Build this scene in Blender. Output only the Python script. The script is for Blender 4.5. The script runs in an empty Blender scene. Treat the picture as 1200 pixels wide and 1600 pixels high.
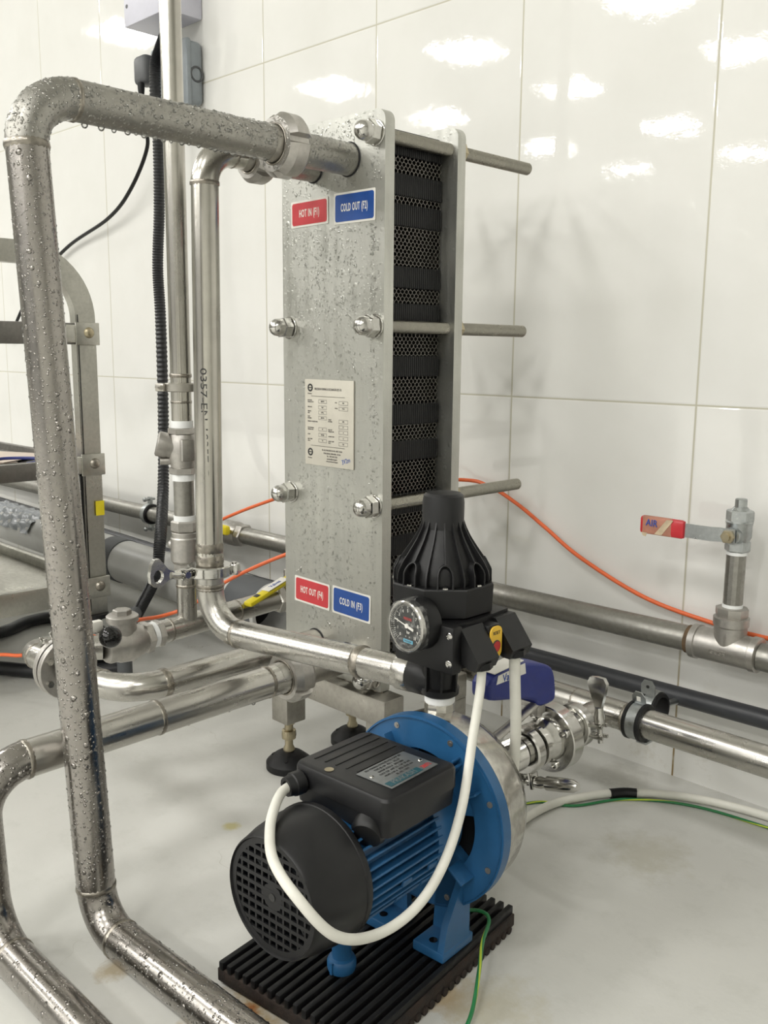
import bpy, bmesh, math, random
from mathutils import Vector, Matrix, Quaternion
PI = math.pi
sc = bpy.context.scene
COL = sc.collection
random.seed(7)

# ---------------------------------------------------------------- camera
cam_d = bpy.data.cameras.new('camera')
cam_d.sensor_fit = 'VERTICAL'; cam_d.sensor_height = 32.0; cam_d.lens = 29.017
cam_d.clip_start = 0.02; cam_d.clip_end = 60
cam = bpy.data.objects.new('camera', cam_d); COL.objects.link(cam)
RX = Vector((0.70987035, 0.70428265, 0.00836876)); UX = Vector((-0.1257193, 0.11500783, 0.98537701))
FX = Vector((-0.69302146, 0.70054204, -0.17018257))
cam.matrix_world = Matrix(((RX.x, UX.x, -FX.x, 0), (RX.y, UX.y, -FX.y, 0), (RX.z, UX.z, -FX.z, 0.58239), (0, 0, 0, 1)))
sc.camera = cam

# ---------------------------------------------------------------- world, exposure, ceiling panels
sc.view_settings.view_transform = 'Standard'; sc.view_settings.look = 'None'
sc.view_settings.gamma = 1.0; sc.view_settings.use_curve_mapping = False
sc.view_settings.exposure = 0.0
w = bpy.data.worlds.new('world'); sc.world = w; w.use_nodes = True
w.node_tree.nodes['Background'].inputs[0].default_value = (0.9, 0.93, 1.0, 1)
w.node_tree.nodes['Background'].inputs[1].default_value = 0.25
CEIL = 2.62
LIGHT_W = 18.5
for lx in (-5.75, -4.40, -3.02, -1.60, -0.20, 1.20):
    for ly in (0.25, -1.12, -2.90, -4.15, -5.78, -7.35):
        if ly > 0 and lx > -4.4: continue
        ld = bpy.data.lights.new('ceiling_panel_light', 'AREA'); ld.shape = 'SQUARE'; ld.size = 0.40
        ld.energy = LIGHT_W; ld.color = (1.0, 0.985, 0.955)
        lo = bpy.data.objects.new('ceiling_panel_light', ld); COL.objects.link(lo); lo.location = (lx, ly, CEIL - 0.012)

# ---------------------------------------------------------------- materials
def newmat(name):
    m = bpy.data.materials.new(name); m.use_nodes = True
    nt = m.node_tree; b = nt.nodes['Principled BSDF']
    return m, nt, b
def N(nt, typ, **kw):
    n = nt.nodes.new(typ)
    for k, v in kw.items():
        if k in n.inputs.keys() if hasattr(n.inputs, 'keys') else False: n.inputs[k].default_value = v
        else: setattr(n, k, v)
    return n
def math_n(nt, op, a, b=None, c=None, clamp=False):
    n = nt.nodes.new('ShaderNodeMath'); n.operation = op; n.use_clamp = clamp
    for i, v in enumerate((a, b, c)):
        if v is None: continue
        if isinstance(v, (int, float)): n.inputs[i].default_value = v
        else: nt.links.new(v, n.inputs[i])
    return n.outputs[0]
def mixc(nt, fac, c1, c2):
    n = nt.nodes.new('ShaderNodeMix'); n.data_type = 'RGBA'
    for s, v in ((0, fac), (6, c1), (7, c2)):
        if isinstance(v, (int, float)): n.inputs[s].default_value = v
        elif isinstance(v, tuple): n.inputs[s].default_value = (*v, 1) if len(v) == 3 else v
        else: nt.links.new(v, n.inputs[s])
    return n.outputs[2]
def coords(nt): return nt.nodes.new('ShaderNodeTexCoord').outputs['Object']
def noise(nt, vec, scale, detail=3, rough=0.55, stretch=None):
    if stretch:
        mp = nt.nodes.new('ShaderNodeMapping'); mp.inputs['Scale'].default_value = stretch
        nt.links.new(vec, mp.inputs['Vector']); vec = mp.outputs[0]
    n = nt.nodes.new('ShaderNodeTexNoise'); n.inputs['Scale'].default_value = scale
    n.inputs['Detail'].default_value = detail; n.inputs['Roughness'].default_value = rough
    nt.links.new(vec, n.inputs['Vector']); return n.outputs['Fac']
def ramp(nt, v, a, b, lo=0.0, hi=1.0):
    n = nt.nodes.new('ShaderNodeMapRange'); n.inputs[1].default_value = a; n.inputs[2].default_value = b
    n.inputs[3].default_value = lo; n.inputs[4].default_value = hi; nt.links.new(v, n.inputs[0]); return n.outputs[0]
def bump(nt, b, h, strength, dist, prev=None):
    n = nt.nodes.new('ShaderNodeBump'); n.inputs['Strength'].default_value = strength; n.inputs['Distance'].default_value = dist
    nt.links.new(h, n.inputs['Height'])
    if prev: nt.links.new(prev, n.inputs['Normal'])
    nt.links.new(n.outputs[0], b.inputs['Normal']); return n.outputs[0]

def plain(name, col, rough=0.5, metal=0.0, var=0.12, nscale=60, bmp=0.0, coat=0.0, spec=0.5):
    m, nt, b = newmat(name); c = coords(nt)
    f = noise(nt, c, nscale, 4)
    f2 = ramp(nt, f, 0.3, 0.7)
    dark = tuple(x * (1 - var) for x in col)
    nt.links.new(mixc(nt, f2, dark, col), b.inputs['Base Color'])
    nt.links.new(ramp(nt, f, 0.3, 0.7, max(0.02, rough * 0.85), min(1, rough * 1.15)), b.inputs['Roughness'])
    b.inputs['Metallic'].default_value = metal
    b.inputs['Specular IOR Level'].default_value = spec
    if coat: b.inputs['Coat Weight'].default_value = coat; b.inputs['Coat Roughness'].default_value = 0.1
    if bmp: bump(nt, b, noise(nt, c, nscale * 4, 3), bmp, 0.001)
    return m

def droplets_h(nt, c, scale, dens=0.6, wobble=0.002):
    """height of round beads in random cells"""
    v = nt.nodes.new('ShaderNodeTexVoronoi'); v.inputs['Scale'].default_value = scale; v.feature = 'F1'
    nt.links.new(c, v.inputs['Vector'])
    sep = nt.nodes.new('ShaderNodeSeparateColor'); nt.links.new(v.outputs['Color'], sep.inputs[0])
    rad = ramp(nt, sep.outputs[0], 1 - dens, 1.0, 0.0, 0.50)
    d2 = math_n(nt, 'MULTIPLY', v.outputs['Distance'], v.outputs['Distance'])
    r2 = math_n(nt, 'MULTIPLY', rad, rad)
    h = math_n(nt, 'MAXIMUM', math_n(nt, 'SUBTRACT', r2, d2), 0.0)
    return math_n(nt, 'SQRT', h)

def steel(name, col=(0.50, 0.49, 0.46), rough=0.24, streak=None, wet=0, wetscale=260, var=0.2, mott=14):
    m, nt, b = newmat(name); c = coords(nt)
    n1 = noise(nt, c, mott, 5, 0.6)
    n2 = noise(nt, c, 90, 3, 0.6, streak) if streak else noise(nt, c, 160, 3)
    mixv = math_n(nt, 'ADD', math_n(nt, 'MULTIPLY', n1, 0.6), math_n(nt, 'MULTIPLY', n2, 0.4))
    k = ramp(nt, mixv, 0.35, 0.65)
    nt.links.new(mixc(nt, k, tuple(x * (1 - var) for x in col), col), b.inputs['Base Color'])
    nt.links.new(ramp(nt, mixv, 0.35, 0.65, rough * 1.35, rough * 0.7), b.inputs['Roughness'])
    b.inputs['Metallic'].default_value = 1.0
    p = bump(nt, b, n2, 0.12, 0.0006)
    if wet:
        h = droplets_h(nt, c, wetscale, 0.85)
        h2 = droplets_h(nt, c, wetscale * 0.45, 0.3)
        hs = math_n(nt, 'ADD', math_n(nt, 'MULTIPLY', h, 1.0), math_n(nt, 'MULTIPLY', h2, 2.0))
        bump(nt, b, hs, wet, 0.0034, p)
    return m

M = {}
M['pipe'] = steel('polished_steel_pipe', (0.50, 0.485, 0.45), 0.27, streak=(1, .05, 1))
M['pipe_v'] = steel('drawn_steel_pipe', (0.56, 0.54, 0.49), 0.22, streak=(1, 1, .03), var=.35)
M['pipe_wet'] = steel('wet_steel_pipe', (0.36, 0.34, 0.315), 0.24, wet=1.0, wetscale=330)
M['pipe_wet_top'] = steel('damp_brushed_steel', (0.37, 0.36, 0.33), 0.40, wet=0.7, wetscale=420)
M['weld'] = steel('weld_bead', (0.40, 0.37, 0.32), 0.34, mott=70, var=0.5)
M['plate'] = steel('brushed_plate', (0.57, 0.57, 0.53), 0.42, streak=(1, 1, .05), wet=0.16, wetscale=300, var=0.16, mott=9)
M['cast'] = steel('cast_steel', (0.50, 0.48, 0.45), 0.42, mott=30)
M['chrome'] = steel('bright_steel', (0.58, 0.57, 0.54), 0.17)
M['frame'] = steel('ground_steel', (0.44, 0.42, 0.38), 0.38)
M['greypipe'] = steel('dull_steel_pipe', (0.36, 0.35, 0.32), 0.42, var=0.25)
M['zinc'] = steel('zinc_plated', (0.46, 0.48, 0.48), 0.36, mott=40)
M['brass'] = steel('yellowed_brass', (0.48, 0.42, 0.29), 0.34)
M['volute'] = steel('pressed_steel', (0.62, 0.60, 0.55), 0.2, mott=40, var=0.3)
M['rod'] = steel('threaded_rod', (0.45, 0.43, 0.38), 0.32)
M['core'] = steel('plate_edges', (0.40, 0.38, 0.35), 0.34)
M['alu'] = steel('aluminium_tube', (0.56, 0.55, 0.50), 0.34, var=0.22)
M['alu_dark'] = steel('dull_channel', (0.24, 0.23, 0.215), 0.42)
M['blackrub'] = plain('black_rubber', (0.006, 0.006, 0.0065), 0.5, spec=.35)
M['rust_rub'] = plain('rusty_rubber_edge', (0.035, 0.022, 0.016), 0.8, var=0.8, nscale=90, bmp=0.6)
M['blackpl'] = plain('black_plastic', (0.0055, 0.0055, 0.006), 0.42, spec=.35)
M['blackpl2'] = plain('charcoal_plastic', (0.011, 0.011, 0.012), 0.42, var=0.4, nscale=25, spec=.4)
M['blackhose'] = plain('black_hose', (0.016, 0.017, 0.019), 0.38)
M['blackgloss'] = plain('black_gloss', (0.006, 0.006, 0.006), 0.08)
M['greyblack'] = plain('dark_grey_pvc', (0.035, 0.037, 0.042), 0.38)
M['blue'] = plain('blue_enamel', (0.020, 0.105, 0.245), 0.38, var=0.2, nscale=30)
M['navy'] = plain('navy_rubber', (0.018, 0.030, 0.200), 0.42)
M['white'] = plain('white_cable', (0.74, 0.73, 0.66), 0.5, var=0.12, nscale=40)
M['ptfe'] = plain('thread_tape', (0.82, 0.83, 0.82), 0.5)
M['orange'] = plain('orange_hose', (0.78, 0.15, 0.045), 0.42)
M['green'] = plain('green_wire', (0.02, 0.17, 0.05), 0.4)
M['yellow'] = plain('yellow_vinyl', (0.80, 0.66, 0.02), 0.4)
M['amber'] = plain('amber_label', (0.80, 0.50, 0.05), 0.45)
M['redvinyl'] = plain('red_vinyl', (0.55, 0.03, 0.04), 0.35)
M['red'] = plain('red_sticker', (0.58, 0.045, 0.055), 0.35, bmp=.1)
M['bluest'] = plain('blue_sticker', (0.014, 0.075, 0.32), 0.35, bmp=.1)
M['paper'] = plain('white_paper', (0.80, 0.78, 0.72), 0.5, var=0.06)
M['plateplate'] = plain('cream_name_plate', (0.60, 0.57, 0.49), 0.4, var=0.08)
M['ink'] = plain('black_ink', (0.03, 0.03, 0.03), 0.5)
M['inkgrey'] = plain('grey_ink', (0.16, 0.15, 0.14), 0.5)
M['inkblue'] = plain('blue_ink', (0.02, 0.08, 0.38), 0.5)
M['teal'] = plain('teal_ink', (0.10, 0.42, 0.60), 0.45)
M['tealdark'] = plain('dark_teal_ink', (0.01, 0.07, 0.09), 0.45)
M['inkred'] = plain('red_ink', (0.50, 0.04, 0.04), 0.5)
M['masking'] = plain('masking_tape', (0.62, 0.50, 0.34), 0.6, var=0.3, nscale=80)
M['pvc'] = plain('grey_pvc', (0.48, 0.48, 0.46), 0.42, var=0.2, nscale=12)
M['pvcdark'] = plain('dark_pvc_coupling', (0.095, 0.10, 0.105), 0.55, spec=.25)
M['film'] = plain('grey_plastic_film', (0.27, 0.29, 0.31), 0.25, bmp=0.8, nscale=40)
M['greybox'] = plain('grey_switch_box', (0.27, 0.30, 0.32), 0.4)
M['plug'] = plain('dark_grey_plug', (0.085, 0.088, 0.092), 0.5)
M['lilac'] = plain('white_enclosure', (0.62, 0.62, 0.70), 0.4, var=0.04)
M['namealu'] = plain('printed_aluminium', (0.20, 0.21, 0.21), 0.35, metal=.4, var=0.25, nscale=120)
M['gaugeface'] = plain('black_dial', (0.012, 0.014, 0.014), 0.3)
M['kraft'] = plain('pinkish_papers', (0.66, 0.56, 0.48), 0.6)

def glassmat(name, col, rough, ior=1.45):
    m, nt, b = newmat(name); c = coords(nt)
    nt.links.new(mixc(nt, noise(nt, c, 30), col, tuple(min(1, x * 1.02) for x in col)), b.inputs['Base Color'])
    b.inputs['Transmission Weight'].default_value = 1.0; b.inputs['Roughness'].default_value = rough; b.inputs['IOR'].default_value = ior
    return m
def watermat():
    m, nt, b = newmat('water'); c = coords(nt)
    tr = nt.nodes.new('ShaderNodeBsdfTransparent'); mx = nt.nodes.new('ShaderNodeMixShader'); fr = nt.nodes.new('ShaderNodeFresnel'); fr.inputs[0].default_value = 1.7
    nt.links.new(mixc(nt, noise(nt, c, 200), (.86, .86, .84), (.93, .93, .91)), b.inputs['Base Color']); b.inputs['Roughness'].default_value = 0.05; b.inputs['Metallic'].default_value = 1.0
    tr.inputs[0].default_value = (.975, .975, .97, 1)
    nt.links.new(math_n(nt, 'ADD', math_n(nt, 'MULTIPLY', fr.outputs[0], 0.9), 0.10, clamp=True), mx.inputs[0])
    nt.links.new(tr.outputs[0], mx.inputs[1]); nt.links.new(b.outputs[0], mx.inputs[2])
    nt.links.new(mx.outputs[0], nt.nodes['Material Output'].inputs['Surface']); return m
M['water'] = watermat()
def filmmat():
    m, nt, b = newmat('clear_shrink_film'); c = coords(nt)
    tr = nt.nodes.new('ShaderNodeBsdfTransparent'); mx = nt.nodes.new('ShaderNodeMixShader')
    b.inputs['Base Color'].default_value = (0.8, 0.8, 0.76, 1); b.inputs['Roughness'].default_value = 0.12
    bump(nt, b, noise(nt, c, 120, 4), 0.9, 0.003)
    k = ramp(nt, noise(nt, c, 140, 3), 0.5, 0.8, 0.04, 0.35); nt.links.new(k, mx.inputs[0])
    nt.links.new(tr.outputs[0], mx.inputs[1]); nt.links.new(b.outputs[0], mx.inputs[2])
    nt.links.new(mx.outputs[0], nt.nodes['Material Output'].inputs['Surface']); return m
M['film_clear'] = filmmat()

def stripe_wire():
    m, nt, b = newmat('green_yellow_wire'); c = coords(nt)
    uv = nt.nodes.new('ShaderNodeUVMap').outputs[0]
    s = nt.nodes.new('ShaderNodeSeparateXYZ'); nt.links.new(uv, s.inputs[0])
    t = math_n(nt, 'FRACT', math_n(nt, 'ADD', s.outputs[0], math_n(nt, 'MULTIPLY', s.outputs[1], 1.6)))
    k = math_n(nt, 'GREATER_THAN', t, 0.80)
    g = mixc(nt, noise(nt, c, 50), (0.015, 0.15, 0.05), (0.02, 0.20, 0.06))
    nt.links.new(mixc(nt, k, g, (0.45, 0.55, 0.05)), b.inputs['Base Color']); b.inputs['Roughness'].default_value = 0.4
    return m
M['gywire'] = stripe_wire()

def tile_mat():
    m, nt, b = newmat('glossy_wall_tile'); g = nt.nodes.new('ShaderNodeNewGeometry').outputs['Position']
    s = nt.nodes.new('ShaderNodeSeparateXYZ'); nt.links.new(g, s.inputs[0])
    fx = math_n(nt, 'FRACT', math_n(nt, 'ADD', math_n(nt, 'MULTIPLY', math_n(nt, 'ADD', s.outputs[0], 2.069443), 1 / 0.3), 40.0))
    dx = math_n(nt, 'MULTIPLY', math_n(nt, 'MINIMUM', fx, math_n(nt, 'SUBTRACT', 1.0, fx)), 0.3)
    fz = math_n(nt, 'FRACT', math_n(nt, 'ADD', math_n(nt, 'MULTIPLY', math_n(nt, 'SUBTRACT', s.outputs[2], 0.51636), 1 / 0.5962), 10.0))
    dz = math_n(nt, 'MULTIPLY', math_n(nt, 'MINIMUM', fz, math_n(nt, 'SUBTRACT', 1.0, fz)), 0.5962)
    dx2 = math_n(nt, 'SUBTRACT', dx, 0.0002)
    d = math_n(nt, 'MINIMUM', dx2, dz)
    grout = ramp(nt, d, 0.0007, 0.0016, 1.0, 0.0)
    groove = ramp(nt, d, 0.0008, 0.0030, 0.0, 1.0)
    c = g
    lowz = ramp(nt, s.outputs[2], 0.03, 0.24, 1.0, 0.0)
    dirt = noise(nt, c, 7, 5, 0.6)
    gc = mixc(nt, math_n(nt, 'MULTIPLY', lowz, ramp(nt, noise(nt, c, 18, 4), 0.40, 0.5)), (0.50, 0.48, 0.39), (0.27, 0.19, 0.08))
    base = mixc(nt, ramp(nt, dirt, 0.35, 0.75), (0.765, 0.76, 0.73), (0.725, 0.72, 0.685))
    stain = math_n(nt, 'MULTIPLY', ramp(nt, noise(nt, c, 13, 6, 0.7), 0.56, 0.72), ramp(nt, s.outputs[2], 0.0, 0.20, 0.75, 0.0))
    base = mixc(nt, stain, base, (0.50, 0.46, 0.37))
    nt.links.new(mixc(nt, grout, base, gc), b.inputs['Base Color'])
    nt.links.new(mixc(nt, grout, (0.035, 0.035, 0.035), (0.7, 0.7, 0.7)), b.inputs['Roughness'])
    p = bump(nt, b, groove, 0.35, 0.001)
    bump(nt, b, noise(nt, c, 30, 2, 0.5), 0.10, 0.0012, bump(nt, b, noise(nt, c, 300, 2, 0.5), 0.05, 0.0003, p))
    return m
M['tile'] = tile_mat()

def floor_mat():
    m, nt, b = newmat('grey_epoxy_floor'); c = nt.nodes.new('ShaderNodeNewGeometry').outputs['Position']
    n1 = noise(nt, c, 3.0, 6, 0.6); n2 = noise(nt, c, 22, 6, 0.7)
    base = mixc(nt, ramp(nt, n1, 0.3, 0.7), (0.55, 0.55, 0.515), (0.62, 0.615, 0.58))
    base = mixc(nt, ramp(nt, n2, 0.52, 0.75, 0, 0.45), base, (0.48, 0.48, 0.44))
    # thin wandering cracks / scratches
    v = nt.nodes.new('ShaderNodeTexVoronoi'); v.feature = 'DISTANCE_TO_EDGE'; v.inputs['Scale'].default_value = 4.2
    wv = nt.nodes.new('ShaderNodeVectorMath'); wv.operation = 'ADD'
    nn = nt.nodes.new('ShaderNodeTexNoise'); nn.inputs['Scale'].default_value = 5; nn.inputs['Detail'].default_value = 4; nt.links.new(c, nn.inputs['Vector'])
    nt.links.new(c, wv.inputs[0]); nt.links.new(nn.outputs['Color'], wv.inputs[1]); nt.links.new(wv.outputs[0], v.inputs['Vector'])
    crack = math_n(nt, 'MULTIPLY', ramp(nt, v.outputs['Distance'], 0.002, 0.008, 1, 0), ramp(nt, noise(nt, c, 5.5, 3), 0.56, 0.66))
    base = mixc(nt, math_n(nt, 'MULTIPLY', crack, 0.5), base, (0.30, 0.27, 0.21))
    # rusty stains next to the pump mat and the pipe
    for (x, y, r, col, k) in ((-0.60, 0.432, 0.050, (0.40, 0.30, 0.16), 1.0), (-0.605, 0.440, 0.016, (0.30, 0.09, 0.02), 1.0),
                              (-0.492, 0.585, 0.035, (0.42, 0.30, 0.16), .9), (-0.742, 0.389, 0.022, (0.36, 0.29, 0.18), 0.8),
                              (-0.885, 0.63, 0.012, (0.50, 0.44, 0.16), 0.8), (-0.80, 0.575, 0.010, (0.50, 0.45, 0.20), 0.7),
                              (-0.49, 0.94, 0.06, (0.44, 0.42, 0.34), 0.6), (-0.455, 0.60, 0.06, (0.47, 0.44, 0.34), 0.7),
                              (-0.62, 1.10, 0.05, (0.38, 0.37, 0.33), 0.6)):
        dn = nt.nodes.new('ShaderNodeVectorMath'); dn.operation = 'DISTANCE'; nt.links.new(c, dn.inputs[0]); dn.inputs[1].default_value = (x, y, 0)
        dd = math_n(nt, 'ADD', dn.outputs['Value'], math_n(nt, 'MULTIPLY', math_n(nt, 'SUBTRACT', noise(nt, c, 40, 5, 0.7), 0.5), r * 2.2))
        base = mixc(nt, math_n(nt, 'MULTIPLY', ramp(nt, dd, r * 0.3, r, 1, 0), k), base, col)
    nt.links.new(base, b.inputs['Base Color'])
    nt.links.new(ramp(nt, n2, 0.3, 0.7, 0.30, 0.50), b.inputs['Roughness'])
    bump(nt, b, noise(nt, c, 55, 5, 0.6), 0.22, 0.0016, bump(nt, b, n1, 0.3, 0.004))
    return m
M['floor'] = floor_mat()
M['darkwall'] = plain('grey_reflected_wall', (0.30, 0.30, 0.30), 0.5, var=0.1, nscale=3)  # unseen wall behind the camera, grey chosen to deepen reflections in the steel
M['paint'] = plain('cream_wall_panel', (0.66, 0.66, 0.62), 0.4, var=0.06, nscale=3)
M['ceil'] = plain('ceiling_panel', (0.72, 0.72, 0.69), 0.7, var=0.05, nscale=5)

# ---------------------------------------------------------------- geometry helpers
def basis(axis):
    a = Vector(axis).normalized()
    t = Vector((0, 0, 1)) if abs(a.z) < 0.9 else Vector((0, 1, 0))
    u = t.cross(a).normalized(); v = a.cross(u)
    return a, u, v
class G:
    def __init__(s, mat=None): s.v = []; s.f = []; s.uv = {}; s.M = mat or Matrix.Identity(4)
    def add(s, vs, fs):
        n = len(s.v); s.v += [s.M @ Vector(p) for p in vs]; s.f += [tuple(i + n for i in f) for f in fs]; return s
    def box(s, c, d, rz=0, bev=0.0, rot=None, seg=2):
        bm = bmesh.new(); bmesh.ops.create_cube(bm, size=1)
        bmesh.ops.scale(bm, vec=Vector(d), verts=bm.verts)
        if bev: bmesh.ops.bevel(bm, geom=bm.edges[:], offset=min(bev, min(d) * 0.49), segments=seg, affect='EDGES', profile=0.5)
        R = rot if rot else Matrix.Rotation(rz, 4, 'Z')
        T = Matrix.Translation(Vector(c)) @ R
        bm.verts.index_update()
        s.add([T @ v.co for v in bm.verts], [[v.index for v in f.verts] for f in bm.faces]); bm.free(); return s
    def lathe(s, o, axis, prof, seg=32, ph=0.0, cap=True):
        """prof: list of (t along axis, radius)"""
        a, u, v = basis(axis); o = Vector(o); vs = []; fs = []; m = len(prof)
        for (t, r) in prof:
            for k in range(seg):
                an = ph + 2 * PI * k / seg
                vs.append(o + a * t + (u * math.cos(an) + v * math.sin(an)) * r)
        for i in range(m - 1):
            for k in range(seg):
                k2 = (k + 1) % seg
                fs.append((i * seg + k, i * seg + k2, (i + 1) * seg + k2, (i + 1) * seg + k))
        if cap:
            fs.append(tuple(reversed(range(seg)))); fs.append(tuple((m - 1) * seg + k for k in range(seg)))
        return s.add(vs, fs)
    def cyl(s, p0, p1, r0, r1=None, seg=24, bev=0.0):
        p0 = Vector(p0); p1 = Vector(p1); L = (p1 - p0).length; r1 = r0 if r1 is None else r1
        pr = [(0, r0), (L, r1)] if not bev else [(0, r0 - bev), (bev * .3, r0 - bev * .3), (bev, r0), (L - bev, r1), (L - bev * .3, r1 - bev * .3), (L, r1 - bev)]
        return s.lathe(p0, p1 - p0, pr, seg)
    def ring(s, o, axis, ri, ro, w, seg=40, bev=0.0006):
        h = w / 2; pr = [(-h, ri), (-h, ro - bev), (-h + bev, ro), (h - bev, ro), (h, ro - bev), (h, ri), (-h, ri)]
        return s.lathe(o, axis, pr, seg, cap=False)
    def torus(s, o, axis, R, r, seg=40, sg=10, a0=0, a1=2 * PI):
        pr = [(r * math.cos(2 * PI * k / sg), R + r * math.sin(2 * PI * k / sg)) for k in range(sg + 1)]
        return s.lathe(o, axis, pr, seg, cap=False)
    def sphere(s, o, r, seg=20, sc_=(1, 1, 1)):
        vs = []; fs = []; n = seg // 2
        for i in range(n + 1):
            th = PI * i / n
            for k in range(seg):
                ph = 2 * PI * k / seg
                vs.append((o[0] + r * sc_[0] * math.sin(th) * math.cos(ph), o[1] + r * sc_[1] * math.sin(th) * math.sin(ph), o[2] + r * sc_[2] * math.cos(th)))
        for i in range(n):
            for k in range(seg):
                k2 = (k + 1) % seg; fs.append((i * seg + k, (i + 1) * seg + k, (i + 1) * seg + k2, i * seg + k2))
        return s.add(vs, fs)
    def sweep(s, pts, r, seg=24, closed=False, cap=True, sx=1.0):
        """tube along a dense list of points; r may be a function of index"""
        P = [Vector(p) for p in pts]; n = len(P)
        T = []
        for i in range(n):
            a = P[(i - 1) % n] if (i > 0 or closed) else P[i]; b = P[(i + 1) % n] if (i < n - 1 or closed) else P[i]
            T.append((b - a).normalized())
        _, u, v = basis(T[0]); fr = []
        for i in range(n):
            if i: 
                q = T[i - 1].rotation_difference(T[i]); u = q @ u
            u = (u - T[i] * u.dot(T[i])).normalized(); fr.append((u.copy(), T[i].cross(u)))
        vs = []; fs = []; base = len(s.v); L = 0; dist = []
        for i in range(n):
            if i: L += (P[i] - P[i - 1]).length
            dist.append(L); rr = r(i) if callable(r) else r
            for k in range(seg):
                an = 2 * PI * k / seg; vs.append(P[i] + fr[i][0] * math.cos(an) * rr * sx + fr[i][1] * math.sin(an) * rr)
        m = n if closed else n - 1
        for i in range(m):
            j = (i + 1) % n
            for k in range(seg):
                k2 = (k + 1) % seg; fs.append((i * seg + k, i * seg + k2, j * seg + k2, j * seg + k))
                s.uv[len(s.f) + len(fs) - 1] = [(k / seg, dist[i] * 4), ((k + 1) / seg, dist[i] * 4), ((k + 1) / seg, dist[j] * 4), (k / seg, dist[j] * 4)]
        if cap and not closed:
            fs.append(tuple(reversed(range(seg)))); fs.append(tuple((n - 1) * seg + k for k in range(seg)))
        return s.add(vs, fs)
    def prism(s, poly, d):
        """poly: 3D outline, extruded by vector d"""
        n = len(poly); d = Vector(d); A = [Vector(p) for p in poly]; B = [p + d for p in A]
        nrm = Vector((0, 0, 0))
        for i in range(n): nrm += A[i].cross(A[(i + 1) % n])
        fl = nrm.dot(d) < 0
        fs = [tuple(range(n)), tuple(reversed(range(n, 2 * n)))]
        for i in range(n): j = (i + 1) % n; fs.append((i, i + n, j + n, j))
        if not fl: pass
        fs2 = fs if fl else [tuple(reversed(f)) for f in fs]
        return s.add(A + B, fs2)
    def arcpipe(s, pts, r, fil, seg=28, n=12, **k): return s.sweep(fillet(pts, fil, n), r, seg, **k)

def fillet(pts, R, n=12):
    P = [Vector(p) for p in pts]; out = [P[0]]
    for i in range(1, len(P) - 1):
        a, b, c = P[i - 1], P[i], P[i + 1]; Rf = R[i - 1] if isinstance(R, (list, tuple)) else R
        u = (a - b).normalized(); v = (c - b).normalized(); ang = u.angle(v)
        if ang > PI - 0.01: out.append(b); continue
        t = Rf / math.tan(ang / 2); t = min(t, (a - b).length * 0.98, (c - b).length * 0.98); Rr = t * math.tan(ang / 2)
        bis = (u + v).normalized(); cen = b + bis * (Rr / math.sin(ang / 2))
        s0 = b + u * t - cen; s1 = b + v * t - cen; tot = s0.angle(s1); ax = s0.cross(s1).normalized()
        for k in range(n + 1): out.append(cen + Quaternion(ax, tot * k / n) @ s0)
    out.append(P[-1]); return out
def smooth(pts, n=10):
    P = [Vector(p) for p in pts]; out = []
    for i in range(len(P) - 1):
        p0 = P[max(i - 1, 0)]; p1 = P[i]; p2 = P[i + 1]; p3 = P[min(i + 2, len(P) - 1)]
        for k in range(n):
            t = k / n
            out.append(0.5 * ((2 * p1) + (-p0 + p2) * t + (2 * p0 - 5 * p1 + 4 * p2 - p3) * t * t + (-p0 + 3 * p1 - 3 * p2 + p3) * t ** 3))
    out.append(P[-1]); return out

def obj(name, g, mat, parent=None, ang=35, kind=None, label=None):
    me = bpy.data.meshes.new(name)
    off = Vector((0, 0, 0)); p = parent
    while p is not None: off += Vector(p.location); p = p.parent
    me.from_pydata([tuple(v - off) for v in g.v], [], g.f)
    if g.uv:
        uvl = me.uv_layers.new(name='UVMap')
        for fi, uvs in g.uv.items():
            if fi < len(me.polygons):
                for li, u in zip(me.polygons[fi].loop_indices, uvs): uvl.data[li].uv = u
    me.materials.append(M[mat] if isinstance(mat, str) else mat); me.update()
    bm = bmesh.new(); bm.from_mesh(me); bmesh.ops.recalc_face_normals(bm, faces=bm.faces); bm.to_mesh(me); bm.free()
    me.polygons.foreach_set('use_smooth', [True] * len(me.polygons))
    if ang is not None: me.set_sharp_from_angle(angle=math.radians(ang))
    o = bpy.data.objects.new(name, me); COL.objects.link(o)
    if parent is not None: o.parent = parent
    if kind: o['kind'] = kind
    if label: o['label'] = label
    return o
def thing(name, label, cat, loc=(0, 0, 0), group=None):
    o = bpy.data.objects.new(name, None); COL.objects.link(o); o.location = loc; o.empty_display_size = 0.02
    o['label'] = label; o['category'] = cat
    if group: o['group'] = group
    return o
def tag(o, label, cat, group=None):
    o['label'] = label; o['category'] = cat
    if group: o['group'] = group
    return o
def text_mesh(body, size, M4, depth=0.0003, align='CENTER', sx=1.0, space=1.0, bold=0.0):
    """returns G of the text laid in the local XY plane of M4"""
    cu = bpy.data.curves.new('t', 'FONT'); cu.body = body; cu.size = size; cu.align_x = align; cu.align_y = 'CENTER'
    cu.extrude = depth; cu.resolution_u = 3; cu.space_character = space; cu.offset = bold
    ob = bpy.data.objects.new('t', cu); COL.objects.link(ob); bpy.context.view_layer.update()
    me = bpy.data.meshes.new_from_object(ob.evaluated_get(bpy.context.evaluated_depsgraph_get()))
    g = G(); S = Matrix.Diagonal((sx, 1, 1, 1))
    g.add([M4 @ S @ v.co for v in me.vertices], [tuple(p.vertices) for p in me.polygons])
    bpy.data.objects.remove(ob); bpy.data.curves.remove(cu); bpy.data.meshes.remove(me)
    return g
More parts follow.
